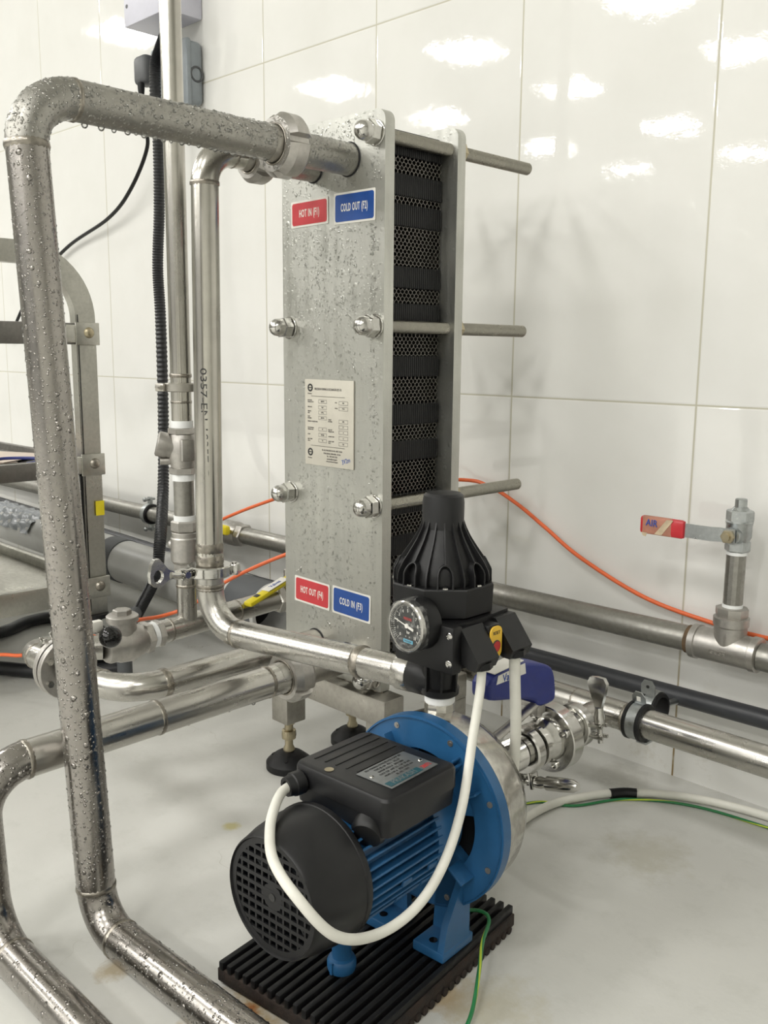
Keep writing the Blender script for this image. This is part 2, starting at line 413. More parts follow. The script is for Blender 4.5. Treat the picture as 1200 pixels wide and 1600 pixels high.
def frameM(o, x, y):
    x = Vector(x).normalized(); y = Vector(y); z = x.cross(y).normalized(); y = z.cross(x)
    return Matrix(((x.x, y.x, z.x, o[0]), (x.y, y.y, z.y, o[1]), (x.z, y.z, z.z, o[2]), (0, 0, 0, 1)))
def rrect(w, h, r, n=5):
    out = []
    for cx, cy, a in ((w / 2 - r, h / 2 - r, 0), (-w / 2 + r, h / 2 - r, 90), (-w / 2 + r, -h / 2 + r, 180), (w / 2 - r, -h / 2 + r, 270)):
        for k in range(n + 1):
            t = math.radians(a + 90 * k / n); out.append((cx + r * math.cos(t), cy + r * math.sin(t)))
    return out

# ---------------------------------------------------------------- setting
WY = 1.1548
def struct(name, g, mat):
    o = obj(name, g, mat, None, 20); o['kind'] = 'structure'; return o
struct('wall_back', G().box((-3.5, WY + 0.06, 1.31), (13.0, 0.12, 2.62)), 'tile')
struct('floor', G().box((-3.5, -3.8, -0.05), (13.0, 10.2, 0.1)), 'floor')
struct('ceiling', G().box((-3.5, -3.8, CEIL + 0.05), (13.0, 10.2, 0.1)), 'ceil')
struct('wall_left', G().box((-10.05, -3.8, 1.31), (0.1, 10.2, 2.62)), 'paint')
struct('wall_right', G().box((3.05, -3.8, 1.31), (0.1, 10.2, 2.62)), 'paint')
struct('wall_front', G().box((-3.5, -8.95, 1.31), (13.0, 0.1, 2.62)), 'darkwall')

# ---------------------------------------------------------------- plate heat exchanger
XL, XR, ZB, ZT, YF = -0.968, -0.7825, 0.160, 0.8555, 0.788
PHE = thing('plate_heat_exchanger', 'tall stainless plate heat exchanger with bolted end plates standing on black levelling feet', 'heat exchanger', (-0.875, 0.86, 0.0))
def endplate(y0, y1, zt):
    r = 0.014; p = []
    for (x, z, rr) in ((XL, ZB, .001), (XR, ZB, .001), (XR, zt, r), (XL, zt, r)):
        sx = 1 if x == XL else -1; sz = 1 if z == ZB else -1
        c = (x + sx * rr, z + sz * rr)
        st = {(1, 1): 180, (-1, 1): 270, (-1, -1): 0, (1, -1): 90}[(sx, sz)]
        for k in range(7):
            t = math.radians(st + 15 * k); p.append((c[0] + rr * math.cos(t), y0, c[1] + rr * math.sin(t)))
    g = G().prism(p, (0, y1 - y0, 0)); return g
obj('front_plate', endplate(YF, YF + .0155, ZT), 'plate', PHE)
obj('rear_plate', endplate(0.915, 0.930, ZT), 'plate', PHE)
# pack of corrugated plates, each with a black gasket clipped along its edge
NP = 30; py0 = 0.8065; py1 = 0.9125; pitch = (py1 - py0) / NP
bands = [0.826, 0.7801, 0.7451, 0.6722, 0.6279, 0.5645, 0.5047, 0.4589, 0.3912, 0.3381, 0.2869, 0.235]
def corr_plate():
    g = G(); th = 0.0003; z0, z1 = 0.185, 0.832; n = 74 * 8; xs = (-0.945, -0.870, -0.8075); vs = []; fs = []
    for i in range(n + 1):
        z = z0 + (z1 - z0) * i / n; y = 0.47 * pitch * max(-1, min(1, 1.5 * math.sin(i * PI / 4)))
        for x in xs:
            vs += [(x, y - th, z), (x, y + th, z)]
    m = len(xs) * 2
    for i in range(n):
        for j in range(len(xs) - 1):
            a = i * m + j * 2; b = a + 2; c = a + m + 2; d = a + m
            fs += [(a, b, c, d), (a + 1, d + 1, c + 1, b + 1)]
        e = i * m + m - 2; fs.append((e, e + 1, e + m + 1, e + m))
        e = i * m; fs.append((e, e + m, e + m + 1, e + 1))
    return g.add(vs, fs)
def gasket():
    g = G()
    x0, x1 = -0.850, -0.8055; out = [(x0, .19)]
    for z in sorted(bands): out += [(-.832, z - .0125), (x1 - .001, z - .013), (x1, z - .012), (x1, z + .012), (x1 - .001, z + .013), (-.832, z + .0125)]
    out += [(-.832, .838), (x0, .838), (x0, .19)][0:2]
    h = pitch * .40; n = len(out); vs = [(x, -h, z) for x, z in out] + [(x, h, z) for x, z in out]
    fs = [tuple(range(n)), tuple(reversed(range(n, 2 * n)))] + [(i, i + n, (i + 1) % n + n, (i + 1) % n) for i in range(n)]
    return g.add(vs, fs)
gp0 = G(Matrix.Translation((0, py0 + pitch * .5, 0))); t0 = corr_plate(); gp0.add(t0.v, t0.f)
pl0 = obj('corrugated_plate', gp0, 'core', PHE, 60)
gg0 = G(Matrix.Translation((0, py0 + pitch * .5, 0))); t0 = gasket(); gg0.add(t0.v, t0.f)
gk0 = obj('gasket', gg0, 'blackrub', pl0)
for k in range(1, NP):
    a = pl0.copy(); COL.objects.link(a); a.parent = PHE; a.location = (0, pitch * k, 0)
    if k % 2: a.scale = (1, -1, 1); a.location = (0, pitch * k + 2 * (py0 + pitch * .5 - PHE.location.y), 0)
    b_ = gk0.copy(); COL.objects.link(b_); b_.parent = a
obj('plate_hanger', G().box((-0.835, 0.8595, 0.838), (0.05, 0.108, 0.010), bev=.002), 'blackrub', PHE)

ZR = (0.829, 0.612, 0.396, 0.177)
def rod_mesh(x, z):
    g = G(); prof = []; y0 = YF - .006; L = 1.0775 - y0; n = int(L / 0.0024)
    for k in range(n + 1):
        prof += [(k * 0.0024, 0.0081), (k * 0.0024 + 0.0012, 0.0074)]
    return g.lathe((x, y0, z), (0, 1, 0), prof, 18)
def hexnut(g, o, ax, R, h, ph=0.0):
    return g.lathe(o, ax, [(0, R * .9), (h * .12, R), (h * .88, R), (h, R * .9)], 6, ph)
for xr in (-0.797, -0.955):
    for z in ZR:
        g = rod_mesh(xr, z); obj('tie_rod', g, 'rod', PHE, 25)
        obj('washer', G().ring((xr, YF - .001, z), (0, 1, 0), 0.008, 0.0145, 0.002), 'chrome', PHE)
        g = G(); hexnut(g, (xr, YF - .002, z), (0, -1, 0), 0.0135, 0.0135, random.random())
        g.lathe((xr, YF - .0155, z), (0, -1, 0), [(0, .0112), (.004, .0113), (.008, .0108), (.012, .0088), (.0145, .0055), (.0155, .002)], 24)
        obj('cap_nut', g, 'chrome', PHE, 30)
        g = G(); hexnut(g, (xr, 0.931, z), (0, 1, 0), 0.0125, 0.009, random.random())
        obj('rear_nut', g, 'brass', PHE, 30)
# ports on the front plate
for (x, z, r, y0) in ((-0.843, 0.806, .0186, .703), (-0.906, 0.803, .0157, .712), (-0.843, 0.192, .0186, .706), (-0.906, 0.1995, .0162, .760)):
    obj('port_pipe', G().cyl((x, y0, z), (x, YF + .004, z), r, seg=32), 'pipe_wet_top' if z > .5 else 'frame', PHE)
    obj('port_seal', G().ring((x, YF - .0006, z), (0, 1, 0), r, r + .0014, 0.0016), 'blackrub', PHE)
# base
for yb in (0.770, 0.893):
    obj('base_beam', G().box((-0.870, yb + .0175, 0.1415), (0.2240, 0.035, 0.035), bev=.002), 'frame', PHE)
    obj('weld_bead', G().sweep([(-0.96 + .178 * k / 60, yb + .0195 + .0006 * math.sin(k * 2.1), .1595) for k in range(61)], lambda i: .0016 + .0006 * math.sin(i * 1.7), 6), 'weld', PHE)
    for xf in (-0.964, -0.775):
        lg = obj('leg', G().box((xf, yb + .0175, 0.098), (0.034, 0.034, 0.054), bev=.002), 'frame', PHE)
        g = G().lathe((xf, yb + .0175, 0.0), (0, 0, 1), [(0, .0315), (.001, .0325), (.010, .0325), (.012, .031), (.021, .020), (.025, .0125), (.0255, .006)], 40)
        for a in (0.6, 2.2, 3.8, 5.4): g.lathe((xf + .021 * math.cos(a), yb + .0175 + .021 * math.sin(a), 0.0155), (math.cos(a) * .5, math.sin(a) * .5, 1), [(0, .003), (.0045, .003)], 10)
        obj('foot_pad', g, 'blackrub', lg)
        g = G().lathe((xf, yb + .0175, 0.024), (0, 0, 1), [(0, .0075), (.004, .0085), (.010, .0058), (.018, .0058), (.020, .0098), (.026, .0105), (.032, .0098), (.033, .006), (.048, .006)], 20)
        hexnut(g, (xf, yb + .0175, 0.066), (0, 0, 1), .0105, .006)
        obj('levelling_bolt', g, 'brass', lg, 40)
# stickers
FX_, FZ_ = (1, 0, 0), (0, 0, 1)
def port_label(cx, cz, w_, h_, txt, mat, tilt):
    R = Matrix.Rotation(tilt, 4, 'Y'); T = frameM((cx, YF - .0004, cz), R @ Vector((1, 0, 0)), R @ Vector((0, 0, 1)))
    g = G(); pts = [T @ Vector((x, y, 0)) for x, y in rrect(w_, h_, .0015, 3)]; n = T.to_3x3() @ Vector((0, 0, 1))
    g.prism(pts, n * .0003); a = obj('port_label', g, 'paper', PHE, label='white bordered sticker reading ' + txt)
    g = G(); g.prism([T @ Vector((x, y, .0003)) for x, y in rrect(w_ - .005, h_ - .005, .003, 4)], n * .00025); obj('colour_field', g, mat, a)
    T2 = T @ Matrix.Translation((0, 0, .0006))
    size = 0.0125; g = text_mesh(txt, size, T2, .0001, sx=0.50 * (12 / max(len(txt), 12)), space=1.16, bold=.00028)
    obj('lettering', g, 'paper', a)
port_label(-0.9143, 0.7520, .0705, .0320, 'HOT IN (F1)', 'red', -.010)
port_label(-0.8328, 0.7514, .0715, .0362, 'COLD OUT (F2)', 'bluest', .005)
port_label(-0.9128, 0.2651, .0705, .0350, 'HOT OUT (F4)', 'red', .02)
port_label(-0.8366, 0.2643, .0710, .0365, 'COLD IN (F3)', 'bluest', .02)
# name plate
NPm = frameM((-0.8775, YF - .0003, 0.4920), (1, 0, 0), (0, 0, 1))
NPo = obj('name_plate', G().box((-0.8775, YF - .0011, 0.4920), (0.0912, 0.0016, 0.1095), bev=.0004), 'plateplate', PHE, label='cream printed name plate with two round logos')
def onNP(u, v): return NPm @ Matrix.Translation((u - .0456, v - .05475, .0018))
gk = G(); gl = G()
def npl(u, v, s, t, sx=.8, al='LEFT'):
    g = text_mesh(t, s, onNP(u, v), .0001, al, sx); gl.add(g.v, g.f)
def frame2d(u0, v0, u1, v1, t=.0004):
    for (a, b, c, d) in ((u0, v0, u1, v0 + t), (u0, v1 - t, u1, v1), (u0, v0, u0 + t, v1), (u1 - t, v0, u1, v1)):
        m = onNP((a + c) / 2, (b + d) / 2); gl.add([m @ Vector((x, y, 0.0001)) for x, y in ((-(c - a) / 2, -(d - b) / 2), ((c - a) / 2, -(d - b) / 2), ((c - a) / 2, (d - b) / 2), (-(c - a) / 2, (d - b) / 2))], [(0, 1, 2, 3)])
for v in (.099, .0165):
    m = onNP(.0105, v); a = G(m).ring((0, 0, 0), (0, 0, 1), .0030, .0050, .0004, 30, .0001); gk.add(a.v, a.f)
    a = G(m).box((0, 0, 0), (.0075, .0011, .0004)); gk.add(a.v, a.f)
    npl(.0058, v - .0075, .0026, 'Precision', .8)
npl(.019, .0975, .0042, 'PRECISION FORMING & EXCHANGERS (P) LTD.', .58)
frame2d(.012, .0882, .076, .0886)
rows = [(.0820, 'DATE AND\nORDER REF NO', '16/07/18', .0815, 'TYPE', 'PHE'), (.0745, 'SERIAL NO', '16A1', .0745, 'MODEL', 'PF-60'),
        (.0680, 'SURFACE\nAREA', '6.00 m', None, '', ''), (.0612, 'PLATE\nMATERIAL', 'AISI 316', .0585, 'GASKET\nMATERIAL', 'NBR')]
for (v, t, val, v2, t2, val2) in rows:
    npl(.0055, v, .0022, t, .75); frame2d(.0265, v - .0023, .042, v + .0023); npl(.034, v, .0026, val, .7, 'CENTER')
    if v2: npl(.0575 if v > .07 else .045, v2, .0022, t2, .75); frame2d(.0650, v2 - .0025, .0815, v2 + .0023); npl(.073, v2, .0026, val2, .7, 'CENTER')
npl(.0055, .0560, .0024, 'DESIGN CONDITIONS', .8); frame2d(.065, .0492, .0815, .0538); npl(.073, .0515, .0026, '7.5', .7, 'CENTER')
for (v, t, val, t2, val2) in ((.0468, 'MAX WORKING\nPRESSURE BAR', '10', 'MAX TEST\nPRESSURE BAR', '13'), (.0395, 'FLOW', 'WATER', 'CONNECTION', '1.5'), (.0322, 'INLET TEMP\nDEG C', '7.0', 'OUTLET TEMP\nDEG C', '12.0')):
    npl(.0055, v, .0022, t, .75); frame2d(.0265, v - .0023, .042, v + .0023); npl(.034, v, .0026, val, .7, 'CENTER')
    npl(.045, v - .001, .0022, t2, .75); frame2d(.065, v - .0043, .0815, v + .0005); npl(.073, v - .002, .0026, val2, .7, 'CENTER')
frame2d(.0118, .0250, .076, .0254)
for v, t in ((.0205, 'SR. 61/2, PRECISION HOUSE, MIDC ROAD'), (.0165, 'PUNE (INDIA), INDIA PIN - 411 014'), (.0130, 'TEL - 9102 2692 73736'), (.0098, 'precision@exchangers'), (.0067, 'www.precisionexchangers')):
    npl(.052, v, .0029, t, .72, 'CENTER')
obj('print', gl, 'inkgrey', NPo); obj('logo', gk, 'ink', NPo)
obj('handwriting', text_mesh('3V2m', .0085, onNP(.078, .0095) @ Matrix.Rotation(.3, 4, 'Z'), .0001, 'CENTER', .8), 'inkblue', NPo)

# water beads on the front plate (uncountable)
def bead(g, o, n, r, k=0.55, seg=8, drip=0.0):
    a, u, v = basis(n); o = Vector(o); vs = []; fs = []
    rings = ((1.0, 0.0), (.86, .45), (.5, .86), (.0, 1.0))
    for i, (q, hh) in enumerate(rings[:-1]):
        for j in range(seg):
            an = 2 * PI * j / seg; p = (u * math.cos(an) + v * math.sin(an)) * q * r
            if drip and p.z > 0: p = Vector((p.x, p.y, p.z * (1 + drip)))
            vs.append(o + p + a * hh * r * k)
    vs.append(o + a * r * k)
    for i in range(2):
        for j in range(seg):
            j2 = (j + 1) % seg; fs.append((i * seg + j, i * seg + j2, (i + 1) * seg + j2, (i + 1) * seg + j))
    for j in range(seg): fs.append((2 * seg + j, 2 * seg + (j + 1) % seg, 3 * seg))
    g.add(vs, fs)
g = G(); strm = [(-.93, .02), (-.905, .014), (-.885, .018), (-.86, .012), (-.84, .01), (-.80, .008)]
for k in range(3200):
    if random.random() < .7: c0, s0 = random.choice(strm); x = random.gauss(c0, s0 * .5)
    else: x = random.uniform(XL + .004, XR - .004)
    z = random.uniform(.22, .85) if random.random() < .75 else random.uniform(.62, .85)
    if not (XL + .004 < x < XR - .004): continue
    if abs(x + .8775) < .045 and abs(z - .492) < .055 and random.random() < .75: continue
    if (.733 < z < .771 or .245 < z < .285) and random.random() < .93: continue
    r = random.choice((.0006, .0008, .0009, .0011, .0015)) * random.uniform(.8, 1.2)
    bead(g, (x, YF - .0001, z), (0, -1, 0), r, .6, 7, random.choice((0, 0, 0, 1.2)))
obj('water_beads', g, 'water', PHE, 60, kind='stuff')

# ---------------------------------------------------------------- pipe spools
def weld(par, p, ax, r, w_=.006, h=.0009):
    g = G(); prof = [(-w_ / 2, r - .0004), (-w_ * .3, r + h * .7), (0, r + h), (w_ * .3, r + h * .7), (w_ / 2, r - .0004)]
    a, u, v = basis(ax); o = Vector(p); seg = 48; vs = []; fs = []
    for (t, rr) in prof:
        for k in range(seg):
            an = 2 * PI * k / seg; jj = .0006 * math.sin(k * 2.6 + t * 900) ; vs.append(o + a * (t + jj) + (u * math.cos(an) + v * math.sin(an)) * (rr + .0002 * math.sin(k * 3.1)))
    for i in range(len(prof) - 1):
        for k in range(seg):
            k2 = (k + 1) % seg; fs.append((i * seg + k, i * seg + k2, (i + 1) * seg + k2, (i + 1) * seg + k))
    g.add(vs, fs); return obj('weld_seam', g, 'weld', par, 60)
def union_nut(par, o, ax, ri, R, w_, mat='cast', ph=0.2):
    """slotted dairy union ring nut: chamfered ring with four square notches"""
    g = G(); a, u, v = basis(ax); o = Vector(o); seg = 96; prof = [(-w_ * .5, ri), (-w_ * .5, R * .84), (-w_ * .22, R), (w_ * .36, R), (w_ * .5, R * .93), (w_ * .5, ri), (-w_ * .5, ri)]
    vs = []; fs = []
    for (t, r) in prof:
        for k in range(seg):
            an = 2 * PI * k / seg; rr = r
            q = ((an + ph) / (PI / 2)) % 1.0
            if r > ri and q < .13: rr = min(r, R * .82)
            vs.append(o + a * t + (u * math.cos(an) + v * math.sin(an)) * rr)
    for i in range(len(prof) - 1):
        for k in range(seg):
            k2 = (k + 1) % seg; fs.append((i * seg + k, i * seg + k2, (i + 1) * seg + k2, (i + 1) * seg + k))
    g.add(vs, fs); n = obj('union_nut', g, mat, par, 30)
    gl_ = G().torus(o - a * (w_ * .5), ax, ri + .0008, .0012, 40, 8); obj('liner_lip', gl_, 'weld', n); return n

# cold water outlet loop (large wet pipe in the foreground)
r1 = .0187
L1 = thing('pipe_loop', 'wet stainless pipe loop leaving the COLD OUT port, tall upright nearest the camera', 'pipe', (-0.80, 0.403, 0.0), 'stainless pipe loops')
c1, c2 = Vector((-0.843, .3925, .8085)), Vector((-0.792, .402, .0188))
end1 = Vector((-0.20, .424, .0188))
pts = fillet([(-0.843, .672, .8065), c1, c2, end1], [.047, .042], 16)
du = (c2 - c1).normalized()
pA = c1 + Vector((0, .050, 0)); pB = c1 + du * .050; pC = c2 - du * .046
obj('top_run', G().sweep(pts[:2], r1, 40, cap=True), 'pipe_wet_top', L1)
obj('top_elbow', G().sweep(pts[1:18], r1, 40), 'pipe_wet_top', L1)
obj('upright', G().sweep(pts[17:19], r1, 40), 'pipe_wet', L1)
obj('floor_run', G().sweep(pts[18:], r1, 40), 'pipe_wet', L1)
weld(L1, pts[1], (0, 1, 0), r1); weld(L1, pts[17], du, r1, .008, .0013); weld(L1, pts[18], du, r1); weld(L1, pts[34], (1, 0, 0), r1)
g = G().lathe((-0.843, .690, .806), (0, -1, 0), [(0, .0205), (.012, .0215), (.0135, .0195), (.022, .0195), (.024, .0187)], 40); obj('union_liner', g, 'frame', L1)
union_nut(L1, (-0.843, .6885, .806), (0, 1, 0), .0205, .0345, .027)
g = G()
for k in range(900):
    y = random.uniform(.43, .675); an = random.uniform(-.55 * PI, .62 * PI) + PI / 2 * 0
    nrm = Vector((math.sin(an), 0, math.cos(an)))
    bead(g, Vector((-0.843, y, .8072)) + nrm * r1 * .995, nrm, random.choice((.0007, .0009, .0011, .0015, .0021)), .62, 8)
for k in range(420):
    t = random.random(); n_ = pts[1 + int(t * 15)]; an = random.uniform(0, 2 * PI)
    tt = (Vector(pts[2 + int(t * 15)]) - Vector(n_)).normalized(); _, u_, v_ = basis(tt); nrm = u_ * math.cos(an) + v_ * math.sin(an)
    bead(g, Vector(n_) + nrm * r1 * .995, nrm, random.uniform(.0006, .0015), .6, 7)
for y in [.452, .468, .482, .494, .503, .512, .524, .536, .545, .556, .563, .575, .590, .597, .604, .612, .622, .633, .65, .662]:
    g.sphere((-0.843 + random.uniform(-.002, .004), y, .8074 - r1), random.uniform(.0020, .0034), 12, (1, 1, 1.05))
for k in range(300):
    y = random.uniform(.71, .785); an = random.uniform(-.3 * PI, .7 * PI); nrm = Vector((math.sin(an), 0, math.cos(an)))
    bead(g, Vector((-0.843, y, .806)) + nrm * r1 * .99, nrm, random.uniform(.0005, .0015), .5, 7)
for k in range(230):
    an = random.uniform(0, 2 * PI); rr = random.uniform(.022, .029); p = Vector((-0.843 + rr * math.sin(an), .6745 if rr < .029 else .68, .806 + rr * math.cos(an)))
    bead(g, p, (0, -1, 0), random.uniform(.0006, .0015), .5, 7)
for k in range(1500):
    t = random.random(); p = pA * 0 + Vector(pts[17]).lerp(Vector(pts[18]), t); an = random.uniform(0, 2 * PI); _, u_, v_ = basis(du); nrm = u_ * math.cos(an) + v_ * math.sin(an)
    bead(g, p + nrm * r1 * .997, nrm, random.choice((.0005, .0007, .0009, .0012)), .55, 6)
for k in range(700):
    t = random.random() ** 1.0; p = Vector(pts[34]).lerp(Vector(pts[-1]), t * .5); an = random.uniform(0, 2 * PI); nrm = Vector((0, math.cos(an), math.sin(an)))
    if nrm.z > -.3: bead(g, p + nrm * r1 * .997, nrm, random.uniform(.0006, .0014), .5, 6)
obj('water_drops', g, 'water', L1, 60, kind='stuff')

# hot inlet: upper spool from the HOT IN port down to the clamp
r2 = .0157
L2 = thing('pipe_spool', 'dry steel pipe from the HOT IN port dropping with an elbow to the tri-clamp', 'pipe', (-0.906, .628, .335))
pts = fillet([(-0.906, .700, .803), (-0.906, .6275, .803), (-0.906, .6215, .3330)], [.038], 14)
obj('tube', G().sweep(pts, r2, 36), 'pipe_v', L2)
weld(L2, pts[1], (0, 1, 0), r2, .004, .0006); weld(L2, pts[15], (0, 0, 1), r2)
weld(L2, (-.906, .6219, .352), (0, 0, 1), r2, .014, .0009); weld(L2, (-.906, .6217, .337), (0, 0, 1), r2, .014, .0010)
g = G().lathe((-0.906, .712, .803), (0, -1, 0), [(0, .0175), (.020, .0180), (.024, .0162), (.032, .0162), (.034, .0157)], 36); obj('union_liner', g, 'frame', L2)
union_nut(L2, (-0.906, .700, .803), (0, 1, 0), .0175, .0285, .024, 'cast', .9)
wr = text_mesh('0357-EN-10357-C', .0105, frameM((-0.906 + .0157 * .62, .6245 - .0157 * .80, .50), (0, 0, -1), (.80, .60, 0)), .0003, 'CENTER', 1.6)
obj('marking', wr, 'ink', L2)

def tri_clamp(label, o, ax, wing, R, mat='chrome', wing_len=.045, barrel=False):
    """o centre, ax pipe axis, wing = direction in which the lugs and wing nut stand out from the ring"""
    t = thing('tri_clamp', label, 'clamp', o)
    a = Vector(ax).normalized(); w_ = Vector(wing).normalized(); side = a.cross(w_); o = Vector(o)
    obj('clamp_band', G().ring(o, ax, R * .62, R, .0145, 48, .0018), mat, t)
    obj('ferrule', G().lathe(o - a * .011, ax, [(0, R * .66), (.004, R * .66), (.006, R * .86), (.016, R * .86), (.018, R * .66), (.022, R * .66)], 40, cap=False), mat, t)
    Rm = Matrix((( w_.x, side.x, a.x, 0), (w_.y, side.y, a.y, 0), (w_.z, side.z, a.z, 0), (0, 0, 0, 1)))
    for sgn in (-1, 1):
        g = G()
        for s2 in (-1, 1): g.box(o + w_ * (R + .007) + side * sgn * .0065 + a * s2 * .0052, (.018, .0045, .0032), rot=Rm, bev=.0008)
        g.box(o + w_ * (R + .001) + side * sgn * .0065, (.008, .0045, .0135), rot=Rm, bev=.0008)
        obj('lug', g, mat, t)
    # swing bolt and winged nut along the side direction
    b0 = o + w_ * (R + .009)
    obj('swing_bolt', G().cyl(b0 - side * .014, b0 + side * .020, .0032, seg=14), mat, t)
    g = G(); n0 = b0 + side * .010
    g.lathe(n0, side, [(0, .0062), (.006, .0068), (.014, .0050), (.018, .0048)], 20)
    if barrel:
        g.lathe(n0 + side * .014, side, [(0, .0060), (.001, .0078), (.018, .0078), (.034, .0070), (.040, .0040)], 24)
        obj('barrel_nut', g, mat, t, 30); return t
    e = n0 + side * (.018 + wing_len * .38)
    R2 = frameM(e, w_, side)
    poly = []
    for k in range(13): # paddle outline, wide at the end
        t_ = -PI / 2 + PI * k / 12
        poly.append((math.cos(t_) * 0, 0))
    wd = .0125; hl = wing_len * .42
    out = [(-.0035, -hl), (.0035, -hl), (wd * .8, hl * .1), (wd, hl * .62), (wd * .72, hl * .95), (0, hl), (-wd * .72, hl * .95), (-wd, hl * .62), (-wd * .8, hl * .1)]
    g.prism([R2 @ Vector((x, y, -.0028)) for x, y in out], (R2.to_3x3() @ Vector((0, 0, 1))) * .0056)
    obj('wing_nut', g, mat, t, 30)
    return t
# clamp on the hot inlet: wing nut points to the left in the picture (towards -y)
t = thing('tri_clamp', 'shiny hinged tri-clamp with a looped wing nut on the hot inlet pipe', 'clamp', (-0.906, .6215, .3245))
o = Vector((-0.906, .6215, .3245))
obj('clamp_band', G().ring(o, (0, 0, 1), r2, .0262, .0135, 48, .0015), 'chrome', t)
g = G()
for s2 in (-1, 1): g.box(o + Vector((-.002, -.030, s2 * .0048)), (.010, .020, .003), bev=.0008)
obj('lug', g, 'chrome', t); g = G()
g.box(o + Vector((.016, .024, 0)), (.012, .012, .0135), rz=.6, bev=.002)
g.cyl(o + Vector((.016, .024, .005)), o + Vector((.016, .024, .0085)), .003, seg=12)
obj('lug', g, 'chrome', t); obj('hinge_pin', G().cyl(o + Vector((-.008, -.034, 0)), o + Vector((.006, -.034, 0)), .0040, seg=16), 'chrome', t)
obj('swing_bolt', G().cyl(o + Vector((0, -.028, 0)), o + Vector((0, -.050, .001)), .003, seg=14), 'chrome', t)
g = G(); T = frameM(o + Vector((0, -.062, .0035)), (0, -1, .12), (0, .12, 1))
g.lathe(o + Vector((0, -.042, .001)), (0, -1, .12), [(0, .0055), (.003, .0062), (.010, .0045), (.014, .0055)], 18)
outl = [(.030 * 0 + x, y) for x, y in ((-.012, -.004), (-.004, -.0055), (.004, -.0125), (.012, -.0135), (.0185, -.009), (.0205, 0), (.0195, .012), (.016, .0185), (.010, .0195), (.004, .014), (-.003, .007), (-.012, .004))]
n = len(outl); A = [T @ Vector((x, y, -.003)) for x, y in outl]; B = [T @ Vector((x, y, .003)) for x, y in outl]
hc = (.0095, -.001); hol = [(hc[0] + .0068 * math.cos(a_), hc[1] + .0078 * math.sin(a_)) for a_ in [math.atan2(y - hc[1], x - hc[0]) for x, y in outl]]
Ah = [T @ Vector((x, y, -.003)) for x, y in hol]; Bh = [T @ Vector((x, y, .003)) for x, y in hol]
fs = []
for i in range(n):
    j = (i + 1) % n
    fs += [(i, j, n * 2 + j, n * 2 + i), (n + i, n * 3 + i, n * 3 + j, n + j), (i, n + i, n + j, j), (2 * n + i, 2 * n + j, 3 * n + j, 3 * n + i)]
g.add(A + B + Ah + Bh, fs)
obj('wing_nut', g, 'chrome', t, 40)

# lower spool with elbow to the pressure controller
L3 = thing('pipe_elbow_spool', 'bright elbowed steel pipe running from the tri-clamp to the black pressure controller', 'pipe', (-0.906, .6215, .2))
pts = fillet([(-0.906, .6215, .3155), (-0.906, .621, .253), (-0.606, .655, .264)], [.047], 16)
obj('tube', G().sweep(pts, r2 * 1.02, 36), 'pipe', L3)
weld(L3, (-.906, .6214, .306), (0, 0, 1), r2 * 1.02); weld(L3, pts[1], (0, 0, 1), r2, .004, .0006)
dd = (Vector((-0.606, .655, .264)) - Vector(pts[17])).normalized()
weld(L3, pts[17], dd, r2 * 1.02); weld(L3, (-.672, .6475, .2616), dd, r2 * 1.02, .012, .0018)
obj('end_ferrule', G().cyl((-0.622, .6532, .2634), (-0.603, .6553, .2641), .0185, seg=36, bev=.002), 'pipe', L3)

# cold inlet loop
L4 = thing('pipe_loop', 'stainless pipe loop from the COLD IN port bending down at the left edge', 'pipe', (-0.843, .32, 0), 'stainless pipe loops')
cA = Vector((-0.843, .312, .1885)); cB = Vector((-0.843, .318, .0188))
pts = fillet([(-0.843, .690, .192), cA, cB, (-0.25, .318, .0188)], [.046, .046], 16)
obj('upper_run', G().sweep(pts[:2], r1, 40), 'pipe', L4); obj('bend', G().sweep(pts[1:35], r1, 40), 'pipe_wet', L4)
obj('floor_run', G().sweep(pts[34:], r1, 40), 'pipe_wet', L4)
weld(L4, pts[1], (0, 1, 0), r1); weld(L4, (-.843, .505, .1903), (0, 1, 0), r1); weld(L4, pts[34], (1, 0, 0), r1); weld(L4, (-.843, .655, .192), (0, 1, 0), r1)
g = G().lathe((-0.843, .694, .192), (0, -1, 0), [(0, .0205), (.014, .0205), (.016, .0192), (.024, .0192), (.026, .0187)], 40); obj('union_liner', g, 'pipe', L4)
union_nut(L4, (-0.843, .693, .192), (0, 1, 0), .0205, .0330, .027, 'cast', 1.2)
g = G()
for y in (.52, .545, .60, .635, .51): g.sphere((-0.843, y, .191 - r1 - .0008), random.uniform(.0018, .0030), 12)
obj('water_drops', g, 'water', L4, 60, kind='stuff')

# hot outlet run to the butterfly valve
r4 = .0163
L5 = thing('pipe_spool', 'beaded steel pipe leaving the HOT OUT port and curving left to the butterfly valve', 'pipe', (-0.906, .56, .2))
pts = fillet([(-0.906, .758, .1995), (-0.906, .503, .2005), (-1.022, .5005, .198)], [.052], 14)
obj('tube', G().sweep(pts, r4, 36), 'pipe', L5)
weld(L5, pts[1], (0, 1, 0), r4, .010, .0012); weld(L5, pts[15], (1, 0, 0), r4, .005); weld(L5, (-.906, .715, .1995), (0, 1, 0), r4, .006)
BV = thing('butterfly_valve', 'round steel butterfly valve behind the tall wet pipe with a black knob lever', 'valve', (-1.04, .503, .2))
o = Vector((-1.040, .5025, .197))
g = G().ring(o, (1, 0, 0), r4, .0375, .008, 48, .001).ring(o + Vector((-.012, 0, 0)), (1, 0, 0), r4, .0375, .008, 48, .001)
obj('body', g, 'cast', BV)
for a in (.4, 1.4, 2.6, 3.6, 4.7, 5.6): obj('flange_bolt', G().lathe(o + Vector((.0035, .029 * math.cos(a), .029 * math.sin(a))), (1, 0, 0), [(0, .0042), (.005, .0042)], 6), 'chrome', BV)
